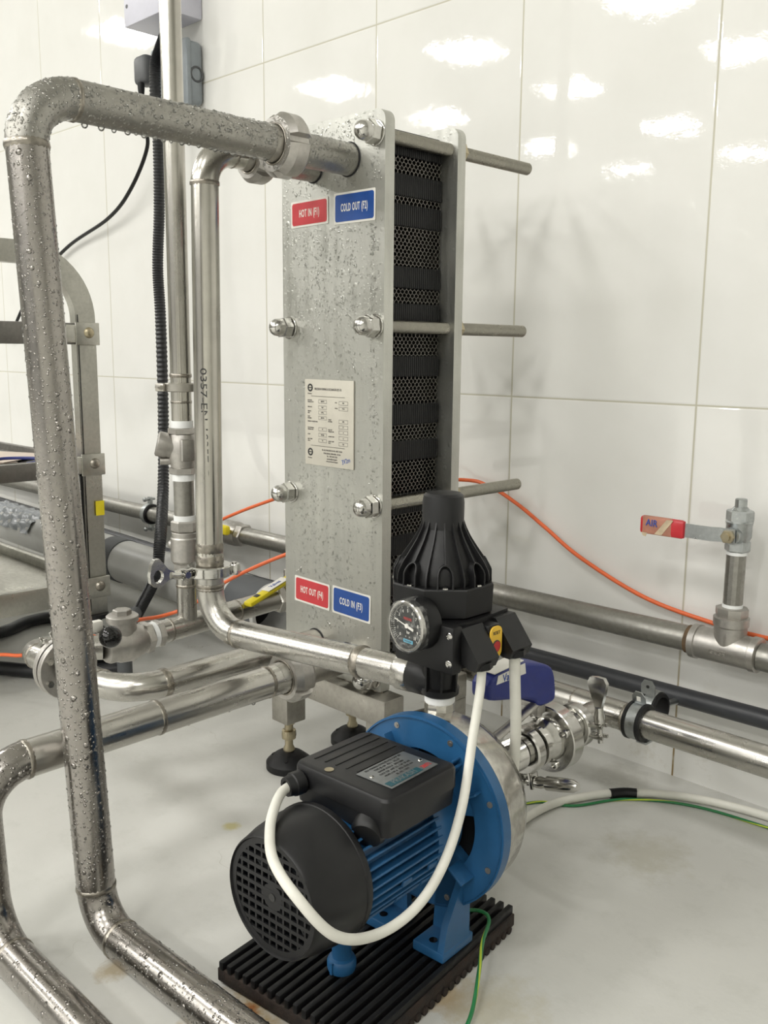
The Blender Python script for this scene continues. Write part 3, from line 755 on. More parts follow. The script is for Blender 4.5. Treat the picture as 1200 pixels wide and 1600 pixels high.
obj('stem', G().cyl(o + Vector((-.006, 0, .034)), o + Vector((-.006, 0, .052)), .006, seg=16), 'chrome', BV)
kn = Vector((-1.03, .5555, .2275))
lv = obj('lever', G().sweep(smooth([o + Vector((-.006, 0, .047)), o + Vector((-.012, .018, .045)), kn + Vector((-.026, -.010, .004)), kn + Vector((-.008, -.002, .001))]), .0038, 12), 'chrome', BV)
obj('knob', G().sphere(kn, .0142, 28), 'blackgloss', lv)
obj('handle_label', G().box((-1.046, .538, .2400), (.010, .030, .014), bev=.002), 'paper', lv)
tc = tri_clamp('bright clamp on the left side of the butterfly valve, wing nut upright', (-1.062, .501, .1965), (-1, 0, 0), (0, -.3, 1), .0255, wing_len=.030)
L6 = thing('pipe_elbow_spool', 'steel elbow left of the butterfly valve turning back to the strainer', 'pipe', (-1.1, .50, .19))
pts = fillet([(-1.079, .5005, .1960), (-1.163, .4970, .194), (-1.108, .587, .188)], [.026], 12)
obj('tube', G().sweep(pts, r4, 36), 'pipe', L6); weld(L6, pts[1], (1, 0, 0), r4, .004); weld(L6, pts[13], (.52, .85, 0), r4, .004)

# strainer body with hex cap, then the branch pipe
ST = thing('strainer', 'cast steel check valve with hexagonal top cap behind the black knob', 'valve', (-1.1, .62, .19))
g = G().lathe((-1.1, .585, .1880), (0, 1, .05), [(0, .019), (.004, .021), (.012, .021), (.018, .024), (.035, .026), (.050, .022), (.058, .019)], 32)
g.lathe((-1.1, .612, .185), (0, 0, 1), [(0, .020), (.020, .0195), (.036, .018), (.037, .0215), (.044, .0215), (.046, .019)], 32)
hexnut(g, (-1.1, .641, .191), (0, 1, .05), .0225, .012)
obj('body', g, 'cast', ST, 40)
g = G(); hexnut(g, (-1.1, .612, .230), (0, 0, 1), .0125, .008); obj('hex_cap', g, 'cast', ST, 30)
obj('thread_tape', G().cyl((-1.1, .6535, .1922), (-1.1, .6605, .1925), .0178, seg=32), 'ptfe', ST)
RM = thing('branch_pipe', 'steel branch pipe with hex union running back from the check valve to the riser tee', 'pipe', (-1.1, .7, .2))
g = G(); hexnut(g, (-1.1, .6610, .1926), (0, 1, .05), .0195, .010); obj('hex_nipple', g, 'cast', RM, 30)
obj('tube', G().cyl((-1.1, .670, .1930), (-1.1, .872, .2020), .0163, seg=36), 'pipe', RM)
weld(RM, (-1.1, .6835, .1938), (0, 1, 0), .0163, .004, .0006); weld(RM, (-1.1, .800, .1988), (0, 1, 0), .0163, .004, .0006)

# riser
rr = .0140
RS = thing('riser_pipe', 'tall vertical steel riser pipe with check valve and white tape joints left of the exchanger', 'pipe', (-1.1, .714, .2))
X_, Y_ = -1.1, .7145
obj('tube', G().cyl((X_, Y_, .1980), (X_, Y_, .290), rr, seg=36), 'pipe', RS)
weld(RS, (X_, Y_, .2535), (0, 0, 1), rr, .005)
obj('upper_tube', G().cyl((X_, Y_, .483), (X_, Y_, 2.60), rr, seg=36), 'pipe_v', RS)
weld(RS, (X_, Y_, .548), (0, 0, 1), rr, .006, .0012); weld(RS, (X_, Y_, .512), (0, 0, 1), rr, .004, .0005)
bv = G(); hexnut(bv, (X_, Y_, .270), (0, 0, 1), .0165, .018)
bv.lathe((X_, Y_, .286), (0, 0, 1), [(0, .0175), (.004, .0205), (.036, .0205), (.038, .0190), (.044, .0190), (.045, .018)], 32)
hexnut(bv, (X_, Y_, .331), (0, 0, 1), .0195, .016); bv.sphere((X_ - .016, Y_ - .012, .312), .006, 12)
obj('ball_joint', bv, 'cast', RS, 35)
obj('thread_tape', G().cyl((X_, Y_, .347), (X_, Y_, .3545), .0152, seg=32), 'ptfe', RS)
obj('nipple', G().cyl((X_, Y_, .350), (X_, Y_, .412), .0141, seg=36), 'greypipe', RS)
obj('thread_tape', G().cyl((X_, Y_, .4035), (X_, Y_, .4125), .0152, seg=32), 'ptfe', RS)
cv = G(); hexnut(cv, (X_, Y_, .4125), (0, 0, 1), .0195, .010)
cv.lathe((X_, Y_, .422), (0, 0, 1), [(0, .0165), (.006, .0175), (.020, .0205), (.036, .0195), (.044, .0165), (.046, .016)], 32)
hexnut(cv, (X_, Y_, .468), (0, 0, 1), .0195, .009)
cv.lathe((X_, Y_, .447), (-.55, -.85, .25), [(0, .015), (.020, .016), (.024, .0175), (.034, .0175), (.036, .015)], 28)
cv.cyl((X_ - .010, Y_ - .014, .431), (X_ - .017, Y_ - .026, .431), .0055, seg=14)
cv.box((X_ + .017, Y_ - .004, .447), (.008, .02, .03), bev=.002)
obj('check_valve', cv, 'cast', RS, 40)
obj('thread_tape', G().cyl((X_, Y_, .477), (X_, Y_, .4865), .0152, seg=32), 'ptfe', RS)
tc2 = thing('tri_clamp', 'thin steel clamp collar near the top of the riser fittings', 'clamp', (X_, Y_, .532))
o = Vector((X_, Y_, .532)); obj('clamp_band', G().ring(o, (0, 0, 1), rr, .0225, .0115, 44, .001), 'frame', tc2)
g = G().box(o + Vector((-.012, -.022, 0)), (.014, .014, .011), rz=.4, bev=.0015); g.cyl(o + Vector((-.022, -.024, 0)), o + Vector((-.004, -.028, 0)), .003, seg=12); obj('lug', g, 'frame', tc2)

# ---------------------------------------------------------------- pump on its mat
MT = thing('rubber_mat', 'black ribbed rubber anti-vibration mat with rusty edges under the pump', 'mat', (-0.58, .58, 0))
A_, B_, D_ = Vector((-0.655, .447, 0)), Vector((-0.481, .469, 0)), Vector((-0.689, .690, 0))
ux = (B_ - A_).normalized(); uy = (D_ - A_).normalized(); W_ = (B_ - A_).length; H_ = (D_ - A_).length
uy = Vector((-ux.y, ux.x, 0)); MTm = frameM(A_, ux, uy)
g = G(MTm).box((W_ / 2, H_ / 2, .0105), (W_, H_, .013), bev=.001)
obj('mat_body', g, 'rust_rub', MT)
g = G(MTm); nr = 17
for k in range(nr):
    x = (k + .5) * W_ / nr; g.box((x, H_ / 2, .0205), (W_ / nr * .55, H_ + .001, .009), bev=.0012)
obj('top_ribs', g, 'blackrub', MT)
g = G(MTm)
for k in range(22):
    y = .006 + (k + .5) * (H_ - .012) / 22
    g.cyl((-.0015, y, .0042), (W_ + .0015, y, .0042), .0040, seg=8)
obj('under_ribs', g, 'rust_rub', MT)

PR = Matrix.Translation((-0.5560, .620, .149)) @ Matrix.Rotation(math.radians(4.0), 4, 'Z')   # pump local: +y towards the volute
PU = thing('water_pump', 'blue electric water pump with black fan cover on the ribbed rubber mat', 'pump', (-0.556, .58, .025))
def PG(): return G(PR)
# flange disc with openings
def ringseg(g, y0, y1, ri, ro, a0, a1, n=10):
    vs = []; fs = []
    for k in range(n + 1):
        a = a0 + (a1 - a0) * k / n; c, s_ = math.cos(a), math.sin(a)
        for (r, y) in ((ri, y0), (ro, y0), (ro, y1), (ri, y1)): vs.append((r * c, y, r * s_))
    for k in range(n):
        for j in range(4): j2 = (j + 1) % 4; fs.append((k * 4 + j, k * 4 + j2, (k + 1) * 4 + j2, (k + 1) * 4 + j))
    fs += [(0, 1, 2, 3), (n * 4 + 3, n * 4 + 2, n * 4 + 1, n * 4)]
    g.add(vs, fs)
g = PG(); ringseg(g, -.003, .009, .062, .0935, 0, 2 * PI, 96)
g.lathe((0, -.001, 0), (0, 1, 0), [(0, .0915), (-.004, .0915)], 96, cap=False)
for q in range(4):
    a = .60 + q * PI / 2; ringseg(g, -.003, .008, .046, .063, a - .36, a + .36, 14)
obj('flange', g, 'blue', PU)
g = PG(); g.lathe((0, .0085, 0), (0, 1, 0), [(0, .0905), (.0025, .0905)], 72); obj('gasket_plate', g, 'blackrub', PU)
for k in range(8):
    g = PG(); a = PI / 8 + k * PI / 4; g.lathe((.084 * math.cos(a), -.0030, .084 * math.sin(a)), (0, -1, 0), [(0, .0030), (.0009, .0030)], 12)
    g.lathe((.084 * math.cos(a), -.0042, .084 * math.sin(a)), (0, -1, 0), [(0, .0014), (.0004, .0014)], 10)
    obj('flange_bolt', g, 'cast', PU)
g = PG(); g.lathe((0, -.045, 0), (0, 1, 0), [(0, .0530), (.006, .0545), (.020, .0540), (.032, .0500), (.042, .0480)], 56)
for q in range(4):
    a = PI / 4 + q * PI / 2 + .15; Rm = Matrix.Rotation(-a, 4, 'Y'); g.box(Rm @ Vector((.067, -.012, 0)), (.020, .020, .003), rot=Rm, bev=.001)
for q in range(3):
    a = (.55, 1.0, 2.1)[q]; Rm = Matrix.Rotation(-a, 4, 'Y'); g.box(Rm @ Vector((.069, -.008, 0)), (.022, .012, .0022), rot=Rm, bev=.0006)
obj('end_bell', g, 'blue', PU)
# finned stator
g = PG(); g.lathe((0, -.142, 0), (0, 1, 0), [(0, .045), (.104, .045)], 48)
nf = 40
for k in range(nf):
    a = 2 * PI * k / nf
    if .33 * PI < a < .67 * PI: continue
    Rm = Matrix.Rotation(-a, 4, 'Y'); g.box(Rm @ Vector((.0490, -.092, 0)), (.012, .104, .0022), rot=Rm, bev=.0006, seg=1)
for a in (-.25, -.62): 
    Rm = Matrix.Rotation(-a, 4, 'Y')
    for y in (-.055, -.09): g.box(Rm @ Vector((.0545, y, 0)), (.003, .012, .006), rot=Rm, bev=.001)
obj('finned_housing', g, 'blue', PU)
# fan cover with grille
g = PG(); g.lathe((0, -.139, 0), (0, -1, 0), [(0, .0555), (.0, .0578), (.0015, .0585), (.006, .0585), (.0065, .0577), (.022, .0577), (.040, .0555), (.051, .0528), (.0575, .0515), (.0595, .0500), (.0575, .0490), (.051, .0490), (.025, .0545), (.0, .0555)], 64, cap=False)
obj('fan_cover', g, 'blackpl2', PU)
g = PG(); yb = -.196
ringseg(g, yb - .0005, yb + .002, .044, .0500, 0, 2 * PI, 64)
s_ = .0082; nb = 6
for k in range(-5, 7):
    h = (k - .5) * s_; L = math.sqrt(max(0, .0455 ** 2 - h * h))
    if L > .006:
        g.box((h, yb + .0008, 0), (.0020, .0018, 2 * L))
        g.box((0, yb + .0006, h), (2 * L, .0018, .0034))
g.lathe((0, yb - .0002, 0), (0, 1, 0), [(0, .0118), (.0022, .0118)], 8)
obj('fan_grille', g, 'blackpl2', PU)
g = PG(); g.cyl((0, yb - .0008, 0), (0, yb + .001, 0), .0035, seg=16); obj('shaft_hole', g, 'blackgloss', PU)
g = PG(); g.cyl((0, -.165, 0), (0, -.185, 0), .014, seg=20)
for k in range(7):
    a = 2 * PI * k / 7; Rm = Matrix.Rotation(-a, 4, 'Y'); g.box(Rm @ Vector((.028, -.176, 0)), (.030, .016, .0015), rot=Rm)
obj('cooling_fan', g, 'plug', PU)
g = PG(); g.lathe((0, -.142, 0), (0, -1, 0), [(0, .044), (.015, .038), (.017, .012)], 32); obj('rear_shield', g, 'blue', PU)
# foot under the flange
def worldG(): return G()
g = PG()
zb = -.149 + .0255
for sx in (-1, 1):
    g.box((sx * .0335, -.010, zb + .005), (.036, .048, .010), bev=.0015)
    g.prism([(sx * .016, .004, zb + .008), (sx * .050, .004, zb + .008), (sx * .047, .004, -.050), (sx * .020, .004, -.038), (sx * .0185, .004, -.075)], (0, -.007, 0))
    g.prism([(sx * .0510, .008, zb + .008), (sx * .0510, -.033, zb + .009), (sx * .0510, -.027, zb + .034), (sx * .0510, -.010, -.062), (sx * .0510, -.004, -.052), (sx * .0510, .008, -.052)], (-sx * .007, 0, 0))
obj('foot', g, 'blue', PU, 30)
g = PG()
for sx in (-1, 1): g.cyl((sx * .031, -.022, zb + .0095), (sx * .031, -.022, zb + .0106), .0040, seg=16)
obj('foot_hole', g, 'blackgloss', PU)
g = PG(); g.lathe((-.016, -.098, zb - .0005), (0, 0, 1), [(0, .0125), (.003, .0135), (.009, .0135), (.012, .012), (.013, .009), (.075, .009)], 28)
g.box((-.016, -.1115, zb + .006), (.003, .002, .011)); obj('front_leg', g, 'blue', PU)
# volute
g = PG(); g.lathe((0, .011, 0), (0, 1, 0), [(0, .0920), (.003, .0920), (.010, .0900), (.030, .0880), (.046, .080), (.056, .066), (.060, .045), (.062, .030), (.072, .022), (.082, .0185), (.105, .0180)], 72)
obj('volute', g, 'volute', PU, 30)
# outlet neck in world coordinates
g = G().lathe((-0.569, .655, .222), (0, 0, 1), [(0, .0170), (.003, .0160), (.005, .0150), (.0225, .0150), (.0235, .0145)], 10, .2)
g.torus((-0.569, .655, .2245), (0, 0, 1), .0155, .0017, 30, 8)
obj('outlet_neck', g, 'volute', PU, 30)
obj('thread_tape', G().lathe((-0.569, .655, .2450), (0, 0, 1), [(0, .0142), (.001, .0150), (.007, .0150), (.009, .0142)], 30), 'ptfe', PU)
# terminal box
BX = Matrix.Translation((-.5425, .541, .2205)) @ Matrix.Rotation(math.radians(3), 4, 'Z')
g = G(BX); hw, hd = .0565, .0480
def boxring(z, i, r): return [(x, y, z) for x, y in rrect(2 * hw - 2 * i, 2 * hd - 2 * i, r, 4)]
rings = [boxring(-.030, .004, .008), boxring(-.0285, .002, .009), boxring(-.0135, .001, .009), boxring(-.013, 0, .010), boxring(-.0125, 0, .010), boxring(.003, .0005, .009), boxring(.0055, .002, .008), boxring(.0062, .004, .007)]
vs = [p for rg in rings for p in rg]; m = len(rings[0]); fs = []
for i in range(len(rings) - 1):
    for k in range(m): k2 = (k + 1) % m; fs.append((i * m + k, i * m + k2, (i + 1) * m + k2, (i + 1) * m + k))
fs += [tuple(reversed(range(m))), tuple((len(rings) - 1) * m + k for k in range(m))]
g.add(vs, fs)
TB = obj('terminal_box', g, 'blackpl2', PU, 30)
g = G(BX)
for k in range(5): g.box((-.045 + .0115 * k, .006, .0062), (.0014, .074 - .003 * k, .0010))
obj('lid_groove', g, 'blackpl', TB)
g = G(BX); g.lathe((-.020, -.038, .0058), (0, 0, 1), [(0, .0036), (.0009, .0042)], 20); obj('screw_recess', g, 'brass', TB)
g = G(BX); g.lathe((.030, -.036, -.024), (.35, -1, -.45), [(-.02, .0150), (.012, .0150), (.016, .0125), (.0175, .008)], 28); obj('capacitor_boss', g, 'blackpl', TB)
NPp = Matrix.Translation((-.5190, .5440, .2274)) @ Matrix.Rotation(math.radians(-86), 4, 'Z')
g = G(NPp); g.box((0, 0, 0), (.062, .040, .0008), bev=.0003); RP = obj('rating_plate', g, 'namealu', TB, label='small printed aluminium rating plate')
g = G(NPp).box((.008, .0140, .0006), (.042, .0075, .0004)); obj('brand_field', g, 'tealdark', RP)
obj('brand_lettering', text_mesh('PRAKASH', .0085, NPp @ Matrix.Translation((.008, .0140, .0009)) @ Matrix.Rotation(PI, 4, 'Z'), .0001, 'CENTER', .85), 'namealu', RP)
obj('model_lettering', text_mesh('28071', .0070, NPp @ Matrix.Translation((-.022, .0140, .0006)) @ Matrix.Rotation(PI, 4, 'Z'), .0001, 'CENTER', .7), 'inkred', RP)
gt = G()
for k, t_ in enumerate(('SELF PRIMING MONOBLOCK PUMP SET', 'TYPE: JR-100   PH: 1   HZ: 50', 'KW/HP: 0.75/1.0   RPM: 2880', 'VOLT: 230  AMP: 5.2  CAP: 20 mfd', 'HEAD: 6-30 m   SIZE: 25x25 mm', 'SR. NO. 11819')):
    q = text_mesh(t_, .0034, NPp @ Matrix.Translation((0, -.0165 + k * .0045, .0006)) @ Matrix.Rotation(PI, 4, 'Z'), .0001, 'CENTER', .8); gt.add(q.v, q.f)
obj('print', gt, 'ink', RP)
g = G(NPp); g.sphere((-.026, .004, .0008), .0022, 12, (1, 1, .5)); g.sphere((.027, -.006, .0008), .0022, 12, (1, 1, .5)); obj('rivet', g, 'chrome', RP)
g = G(BX); g.lathe((-.043, -hd + .001, -.008), (-.15, -1, -.05), [(0, .008), (.002, .0105), (.011, .0105), (.012, .0095), (.018, .0085), (.018, .0055), (.010, .0055)], 14); obj('cable_gland', g, 'blackpl2', TB, 30)

# ---------------------------------------------------------------- pressure controller
CX, CY = -0.569, .655
PC = thing('pressure_controller', 'black finned pump pressure controller with round gauge above the blue pump', 'pressure controller', (CX, CY, .25))
g = G().lathe((CX, CY, .395), (0, 0, 1), [(0, .0200), (.010, .0195), (.026, .0198), (.048, .0200), (.0545, .0190), (.057, .0165), (.0575, .005)], 40)
obj('cap', g, 'blackpl2', PC)
bell = [(.0, .0400), (.008, .0405), (.018, .0372), (.030, .0305), (.042, .0235), (.054, .0185)]
g = G().lathe((CX, CY, .368), (0, 0, 1), bell, 48); obj('bell', g, 'blackpl', PC)
bellr = [(.0, .0460), (.006, .0470), (.013, .0455), (.022, .0405), (.032, .0335), (.042, .0270), (.052, .0220), (.058, .0200)]
def rb(z):
    for (a, b), (c, d) in zip(bellr[:-1], bellr[1:]):
        if a <= z <= c: return b + (d - b) * (z - a) / (c - a)
    return bellr[-1][1]
g = G(); NRb = 16; off = -PI / 4
for k in range(NRb):
    a = off + 2 * PI * k / NRb; ca, sa = math.cos(a), math.sin(a); pts = []
    if k % 2 == 0: # rib that splits into a horseshoe around a screw
        ps = [(z, rb(z)) for z in [.022 + .036 * i / 10 for i in range(11)]]
        poly = [(CX + ca * r, CY + sa * r, .368 + z) for z, r in ps] + [(CX + ca * (r - .012), CY + sa * (r - .012), .368 + z) for z, r in reversed(ps)]
        t_ = Vector((-sa, ca, 0)); g.prism([Vector(p) - t_ * .0007 for p in poly], t_ * .0014)
        path = []
        for i in range(17):
            q = PI * i / 16; w2 = .0070 * math.cos(q); z = .012 + .0105 * math.sin(q); path.append((w2, z))
        path = [(.0070, .000)] + path + [(-.0070, .000)]
        vs = []; fs = []
        for (w2, z) in path:
            for dr, dw in ((0, 0), (-.012, 0)):
                r = rb(max(z, 0)) + dr; vs.append((CX + ca * r - sa * w2, CY + sa * r + ca * w2, .368 + z))
        pp = [Vector(vs[i * 2]) for i in range(len(path))]; g.sweep(pp, .0009, 6)
        for i in range(len(path) - 1): fs.append((i * 2, i * 2 + 2, i * 2 + 3, i * 2 + 1))
        g.add(vs, fs)
    else:
        ps = [(z, rb(z)) for z in [.058 * i / 14 for i in range(15)]]
        poly = [(CX + ca * r, CY + sa * r, .368 + z) for z, r in ps] + [(CX + ca * (r - .014), CY + sa * (r - .014), .368 + z) for z, r in reversed(ps)]
        t_ = Vector((-sa, ca, 0)); g.prism([Vector(p) - t_ * .0007 for p in poly], t_ * .0014)
obj('cooling_ribs', g, 'blackpl2', PC, 30)
g = G().lathe((CX, CY, .3415), (0, 0, 1), [(0, .0480), (.001, .0500), (.0265, .0510), (.0280, .0500), (.0285, .042)], 8, off + PI / 8)
obj('collar', g, 'blackpl', PC, 25)
for k in range(0, 16, 2):
    a = off + 2 * PI * k / NRb; g = G().lathe((CX + .0445 * math.cos(a), CY + .0445 * math.sin(a), .3695), (0, 0, 1), [(0, .0032), (.0014, .0030), (.0020, .0018)], 12)
    obj('collar_screw', g, 'chrome', PC)
g = G().lathe((CX, CY, .322), (0, 0, 1), [(0, .040), (.020, .040)], 32)
# lower body: box with chamfered right side
g.prism([(-.598, .618, .298), (-.520, .618, .298), (-.516, .640, .298), (-.522, .698, .298), (-.598, .698, .298)], (0, 0, .043))
obj('lower_body', g, 'blackpl', PC, 25)
g = G(); g.box((-.5490, .614, .3190), (.072, .014, .045), bev=.003); obj('front_cover', g, 'blackpl', PC)
for (x, z) in ((-.5330, .3460), (-.5180, .3330), (-.5180, .3070)):
    g = G().lathe((x, .6085, z), (0, -1, 0), [(0, .0038), (.0014, .0036), (.0022, .002)], 14); g.box((x, .6062, z), (.0008, .0006, .004)); g.box((x, .6062, z), (.004, .0006, .0008))
    obj('cover_screw', g, 'chrome', PC)
# two cable outlets on the right side
for (y, zz) in ((.634, .3055), (.684, .3060)):
    g = G().prism([(-.524, y - .0150, .338), (-.524, y - .0150, zz + .002), (-.497, y - .0150, zz - .004), (-.493, y - .0150, zz + .005), (-.514, y - .0150, .338)], (0, .030, 0))
    g.lathe((-.504, y, zz + .001), (.12, 0, -1), [(0, .0120), (.006, .0120), (.007, .010)], 8)
    obj('cable_outlet', g, 'blackpl', PC, 25)
# reset button
T = frameM((-.5060, .6585, .3195), (0, 1, 0), (0, 0, 1))
obj('button_block', G().box((-.513, .6585, .3190), (.013, .017, .034), bev=.002), 'blackpl', PC)
g = G().prism([T @ Vector((x, y, 0)) for x, y in rrect(.0165, .030, .006, 5)], T.to_3x3() @ Vector((0, 0, .0016))); RL = obj('reset_label', g, 'amber', PC, label='amber reset label')
g = G(); g.lathe(T @ Vector((0, -.004, .0014)), T.to_3x3() @ Vector((0, 0, 1)), [(0, .0052), (.0012, .0050)], 20); obj('reset_button', g, 'inkred', RL)
g = G().torus(T @ Vector((0, -.004, .0016)), T.to_3x3() @ Vector((0, 0, 1)), .0052, .0009, 24, 6); obj('button_rim', g, 'ink', RL)
obj('lettering', text_mesh('RESET', .0046, T @ Matrix.Translation((0, .0088, .0018)), .0001, 'CENTER', .85), 'ink', RL)
# inlet and outlet necks
g = G().cyl((-.6035, .6552, .2640), (-.572, .655, .2660), .0180, seg=32, bev=.001); obj('inlet_neck', g, 'blackpl', PC)
g = G().lathe((CX, CY, .2525), (0, 0, 1), [(0, .0155), (.002, .0185), (.008, .0190), (.010, .0165), (.042, .0195), (.050, .022)], 32)
for a in (0, PI / 2, PI, -PI / 2, -PI / 4): 
    Rm = Matrix.Rotation(a, 4, 'Z'); v_ = Rm @ Vector((.018, 0, 0)); g.box((CX + v_.x, CY + v_.y, .275), (.006, .002, .03), rot=Rm)
obj('outlet_neck', g, 'blackpl', PC, 30)
# gauge
GC = Vector((-.5555, .5935, .3375))
GA = thing('pressure_gauge', 'round black pressure gauge wrapped in clear film on the front of the controller', 'gauge', GC)
g = G().lathe(GC + Vector((.004, .0155, .001)), (-.09, -1, 0), [(-.002, .024), (.002, .0245), (.010, .0240), (.0125, .0235)], 48); obj('housing', g, 'blackpl', GA)
GM = frameM(GC, (1, -.09, 0), (0, 0, 1)); GN = GM.to_3x3() @ Vector((0, 0, 1))
obj('bezel', G(GM).ring((0, 0, 0.0005), (0, 0, 1), .0208, .0235, .006, 60, .001), 'chrome', GA)
dl = obj('dial', G(GM).lathe((0, 0, -.002), (0, 0, 1), [(0, .0212), (.002, .0212)], 60), 'gaugeface', GA)
g = G(GM)
for k in range(51):
    a = math.radians(225 - 270 * k / 50); L = .0034 if k % 5 == 0 else .0016; ca, sa = math.cos(a), math.sin(a)
    Rm = Matrix.Rotation(a, 4, 'Z'); g.box(((.0200 - L / 2) * ca, (.0200 - L / 2) * sa, .0003), (L, .00028, .0002), rot=Rm)
for k in range(11):
    a = math.radians(225 - 270 * k / 10); q = text_mesh(str(k), .0042, GM @ Matrix.Translation((.0140 * math.cos(a), .0140 * math.sin(a), .0004)), .0001, 'CENTER', .8)
    g.add([GM.inverted() @ v for v in q.v], q.f)
q = text_mesh('bar', .0042, GM @ Matrix.Translation((.001, -.0060, .0004)), .0001, 'CENTER', .8); g.add([GM.inverted() @ v for v in q.v], q.f)
obj('scale', g, 'paper', dl)
obj('red_lettering', text_mesh('PRESSURE', .0036, GM @ Matrix.Translation((0, .0062, .0004)), .0001, 'CENTER', .7), 'inkred', dl)
g = G(GM).box((.001, -.0145, .0003), (.0125, .0030, .0003)); q = obj('brand_strip', g, 'teal', dl)
obj('lettering', text_mesh('PRAKASH', .0026, GM @ Matrix.Translation((.001, -.0145, .0006)), .0001, 'CENTER', .9), 'tealdark', q)
a = math.radians(166); Rm = Matrix.Rotation(a, 4, 'Z')
g = G(GM).box(Rm @ Vector((.008, 0, .0016)), (.018, .0008, .0004), rot=Rm).box(Rm @ Vector((-.0050, 0, .0016)), (.009, .0022, .0005), rot=Rm).lathe((0, 0, .0010), (0, 0, 1), [(0, .0022), (.0012, .0020)], 16)
obj('needle', g, 'paper', dl)
g = G(GM)
for x in (-.0015, .0035): g.sphere((x, -.0100, .0006), .0009, 10)
obj('dial_screw', g, 'chrome', dl)
g = G(GM); seg = 48; vs = []; fs = []
for i, (t_, r_) in enumerate(((.0045, .002), (.0047, .019), (.0042, .0242), (-.004, .0252), (-.013, .0250))):
    for k in range(seg):
        an = 2 * PI * k / seg; rr_ = r_ * (1 + (.05 * (max(0, math.cos(2 * (an - .7))) ** 6) if i >= 2 else 0) + (.01 * math.sin(9 * an) if i >= 2 else 0)); vs.append((rr_ * math.cos(an), rr_ * math.sin(an), t_))
for i in range(4):
    for k in range(seg): k2 = (k + 1) % seg; fs.append((i * seg + k, i * seg + k2, (i + 1) * seg + k2, (i + 1) * seg + k))
fs.append(tuple(range(seg))); g.add(vs, fs); obj('clear_film', g, 'film_clear', GA, 60)

# ---------------------------------------------------------------- cables at the pump
rc = .0043
ca = thing('power_cable', 'white cable looping from the controller in front of the pump to its terminal box', 'cable', (-.51, .6, .2))
OUT = [(-.5035, .637, .305), (-.5025, .634, .280), (-.4965, .618, .2425), (-.480, .585, .1926), (-.4716, .552, .1553), (-.4687, .515, .1331), (-.4690, .470, .1300), (-.4680, .425, .1510), (-.4885, .404, .1836), (-.5225, .410, .1960), (-.5489, .428, .2050), (-.5670, .448, .2110), (-.5800, .466, .2120), (-.5850, .480, .2110)]
obj('sheath', G().sweep(smooth(OUT, 12), rc, 16), 'white', ca)
cb = thing('power_cable', 'white cable hanging from the rear outlet of the controller and running along the floor', 'cable', (-.5, .7, .1))
P2 = [(-.5025, .684, .310), (-.5035, .688, .275), (-.508, .698, .225), (-.516, .708, .180), (-.530, .722, .120), (-.560, .752, .05), (-.600, .800, .010), (-.628, .850, .0060), (-.634, .935, .0060), (-.6195, .9896, .0062), (-.583, 1.048, .0062), (-.5157, 1.098, .0062), (-.4226, 1.122, .0062), (-.25, 1.128, .0062)]
obj('sheath', G().sweep(smooth(P2, 12), .0054, 16), 'white', cb)
obj('tape_wrap', G().sweep(smooth([(-.594, 1.032, .0066), (-.583, 1.048, .0066), (-.570, 1.058, .0066)], 4), .0066, 16), 'blackpl', cb)
gw = tag(obj('earth_wire', G().sweep(smooth([(-.700, .880, .0020), (-.672, .917, .0020), (-.650, .955, .0020), (-.6139, .9770, .0020), (-.576, 1.041, .0022), (-.5075, 1.0870, .0020), (-.4134, 1.1020, .0020), (-.25, 1.11, .0020)], 10), .0018, 10), 'gywire'), 'green and yellow wire lying on the floor beside the white cable', 'wire')
gw2 = tag(obj('earth_wire', G().sweep(smooth([(-.548, .655, .029), (-.530, .675, .029), (-.5135, .672, .0285), (-.4960, .640, .0270), (-.4760, .610, .020), (-.4560, .575, .008), (-.4480, .545, .0022), (-.4400, .50, .0020), (-.43, .45, .0020)], 10), .0019, 10), 'gywire'), 'green and yellow wire hanging over the rubber mat below the pump flange', 'wire')

# ---------------------------------------------------------------- suction valve and steel wall pipe
VX, VZ = -0.5665, .1515
sp = thing('hose_tail', 'ribbed steel bellows pipe between the pump volute and the first clamp', 'pipe', (VX, .75, VZ))
pr = []
for k in range(24): pr += [(k * .0024, .0172), (k * .0024 + .0012, .0186)]
obj('bellows', G().lathe((VX, .724, VZ), (0, 1, 0), pr, 36), 'chrome', sp)
tri_clamp('polished tri-clamp on the pump side of the blue-handled valve with barrel nut below', (VX, .795, VZ), (0, -1, 0), (.25, 0, -1), .0262, barrel=True)
VV = thing('sanitary_valve', 'polished round sanitary valve with navy blue lever handle right of the pump', 'valve', (VX, .84, VZ))
g = G().lathe((VX, .806, VZ), (0, 1, 0), [(0, .0180), (.002, .0245), (.008, .0250), (.012, .0200), (.018, .0210), (.024, .0250), (.030, .0255)], 44)
g.ring((VX, .846, VZ), (0, 1, 0), .017, .0385, .020, 64, .001)
g.lathe((VX, .856, VZ), (0, 1, 0), [(0, .0260), (.010, .0245), (.020, .0190), (.026, .0180)], 44)
obj('body', g, 'chrome', VV, 30)
for a in (.5, 2.2, 3.6, 5.2): obj('flange_bolt', G().lathe((VX + .030 * math.cos(a), .836, VZ + .030 * math.sin(a)), (0, -1, 0), [(0, .0048), (.002, .0048), (.0035, .0036), (.0035, .0028), (.001, .0028)], 20), 'chrome', VV)
g = G().box((VX - .004, .822, VZ + .042), (.014, .016, .016), bev=.002)
for k in range(6): g.box((VX - .006, .808 + k * .0042, VZ + .0480), (.020, .0016, .006))
g.cyl((VX - .006, .826, VZ + .030), (VX - .006, .826, VZ + .062), .006, seg=18)
obj('stem_housing', g, 'cast', VV, 30)
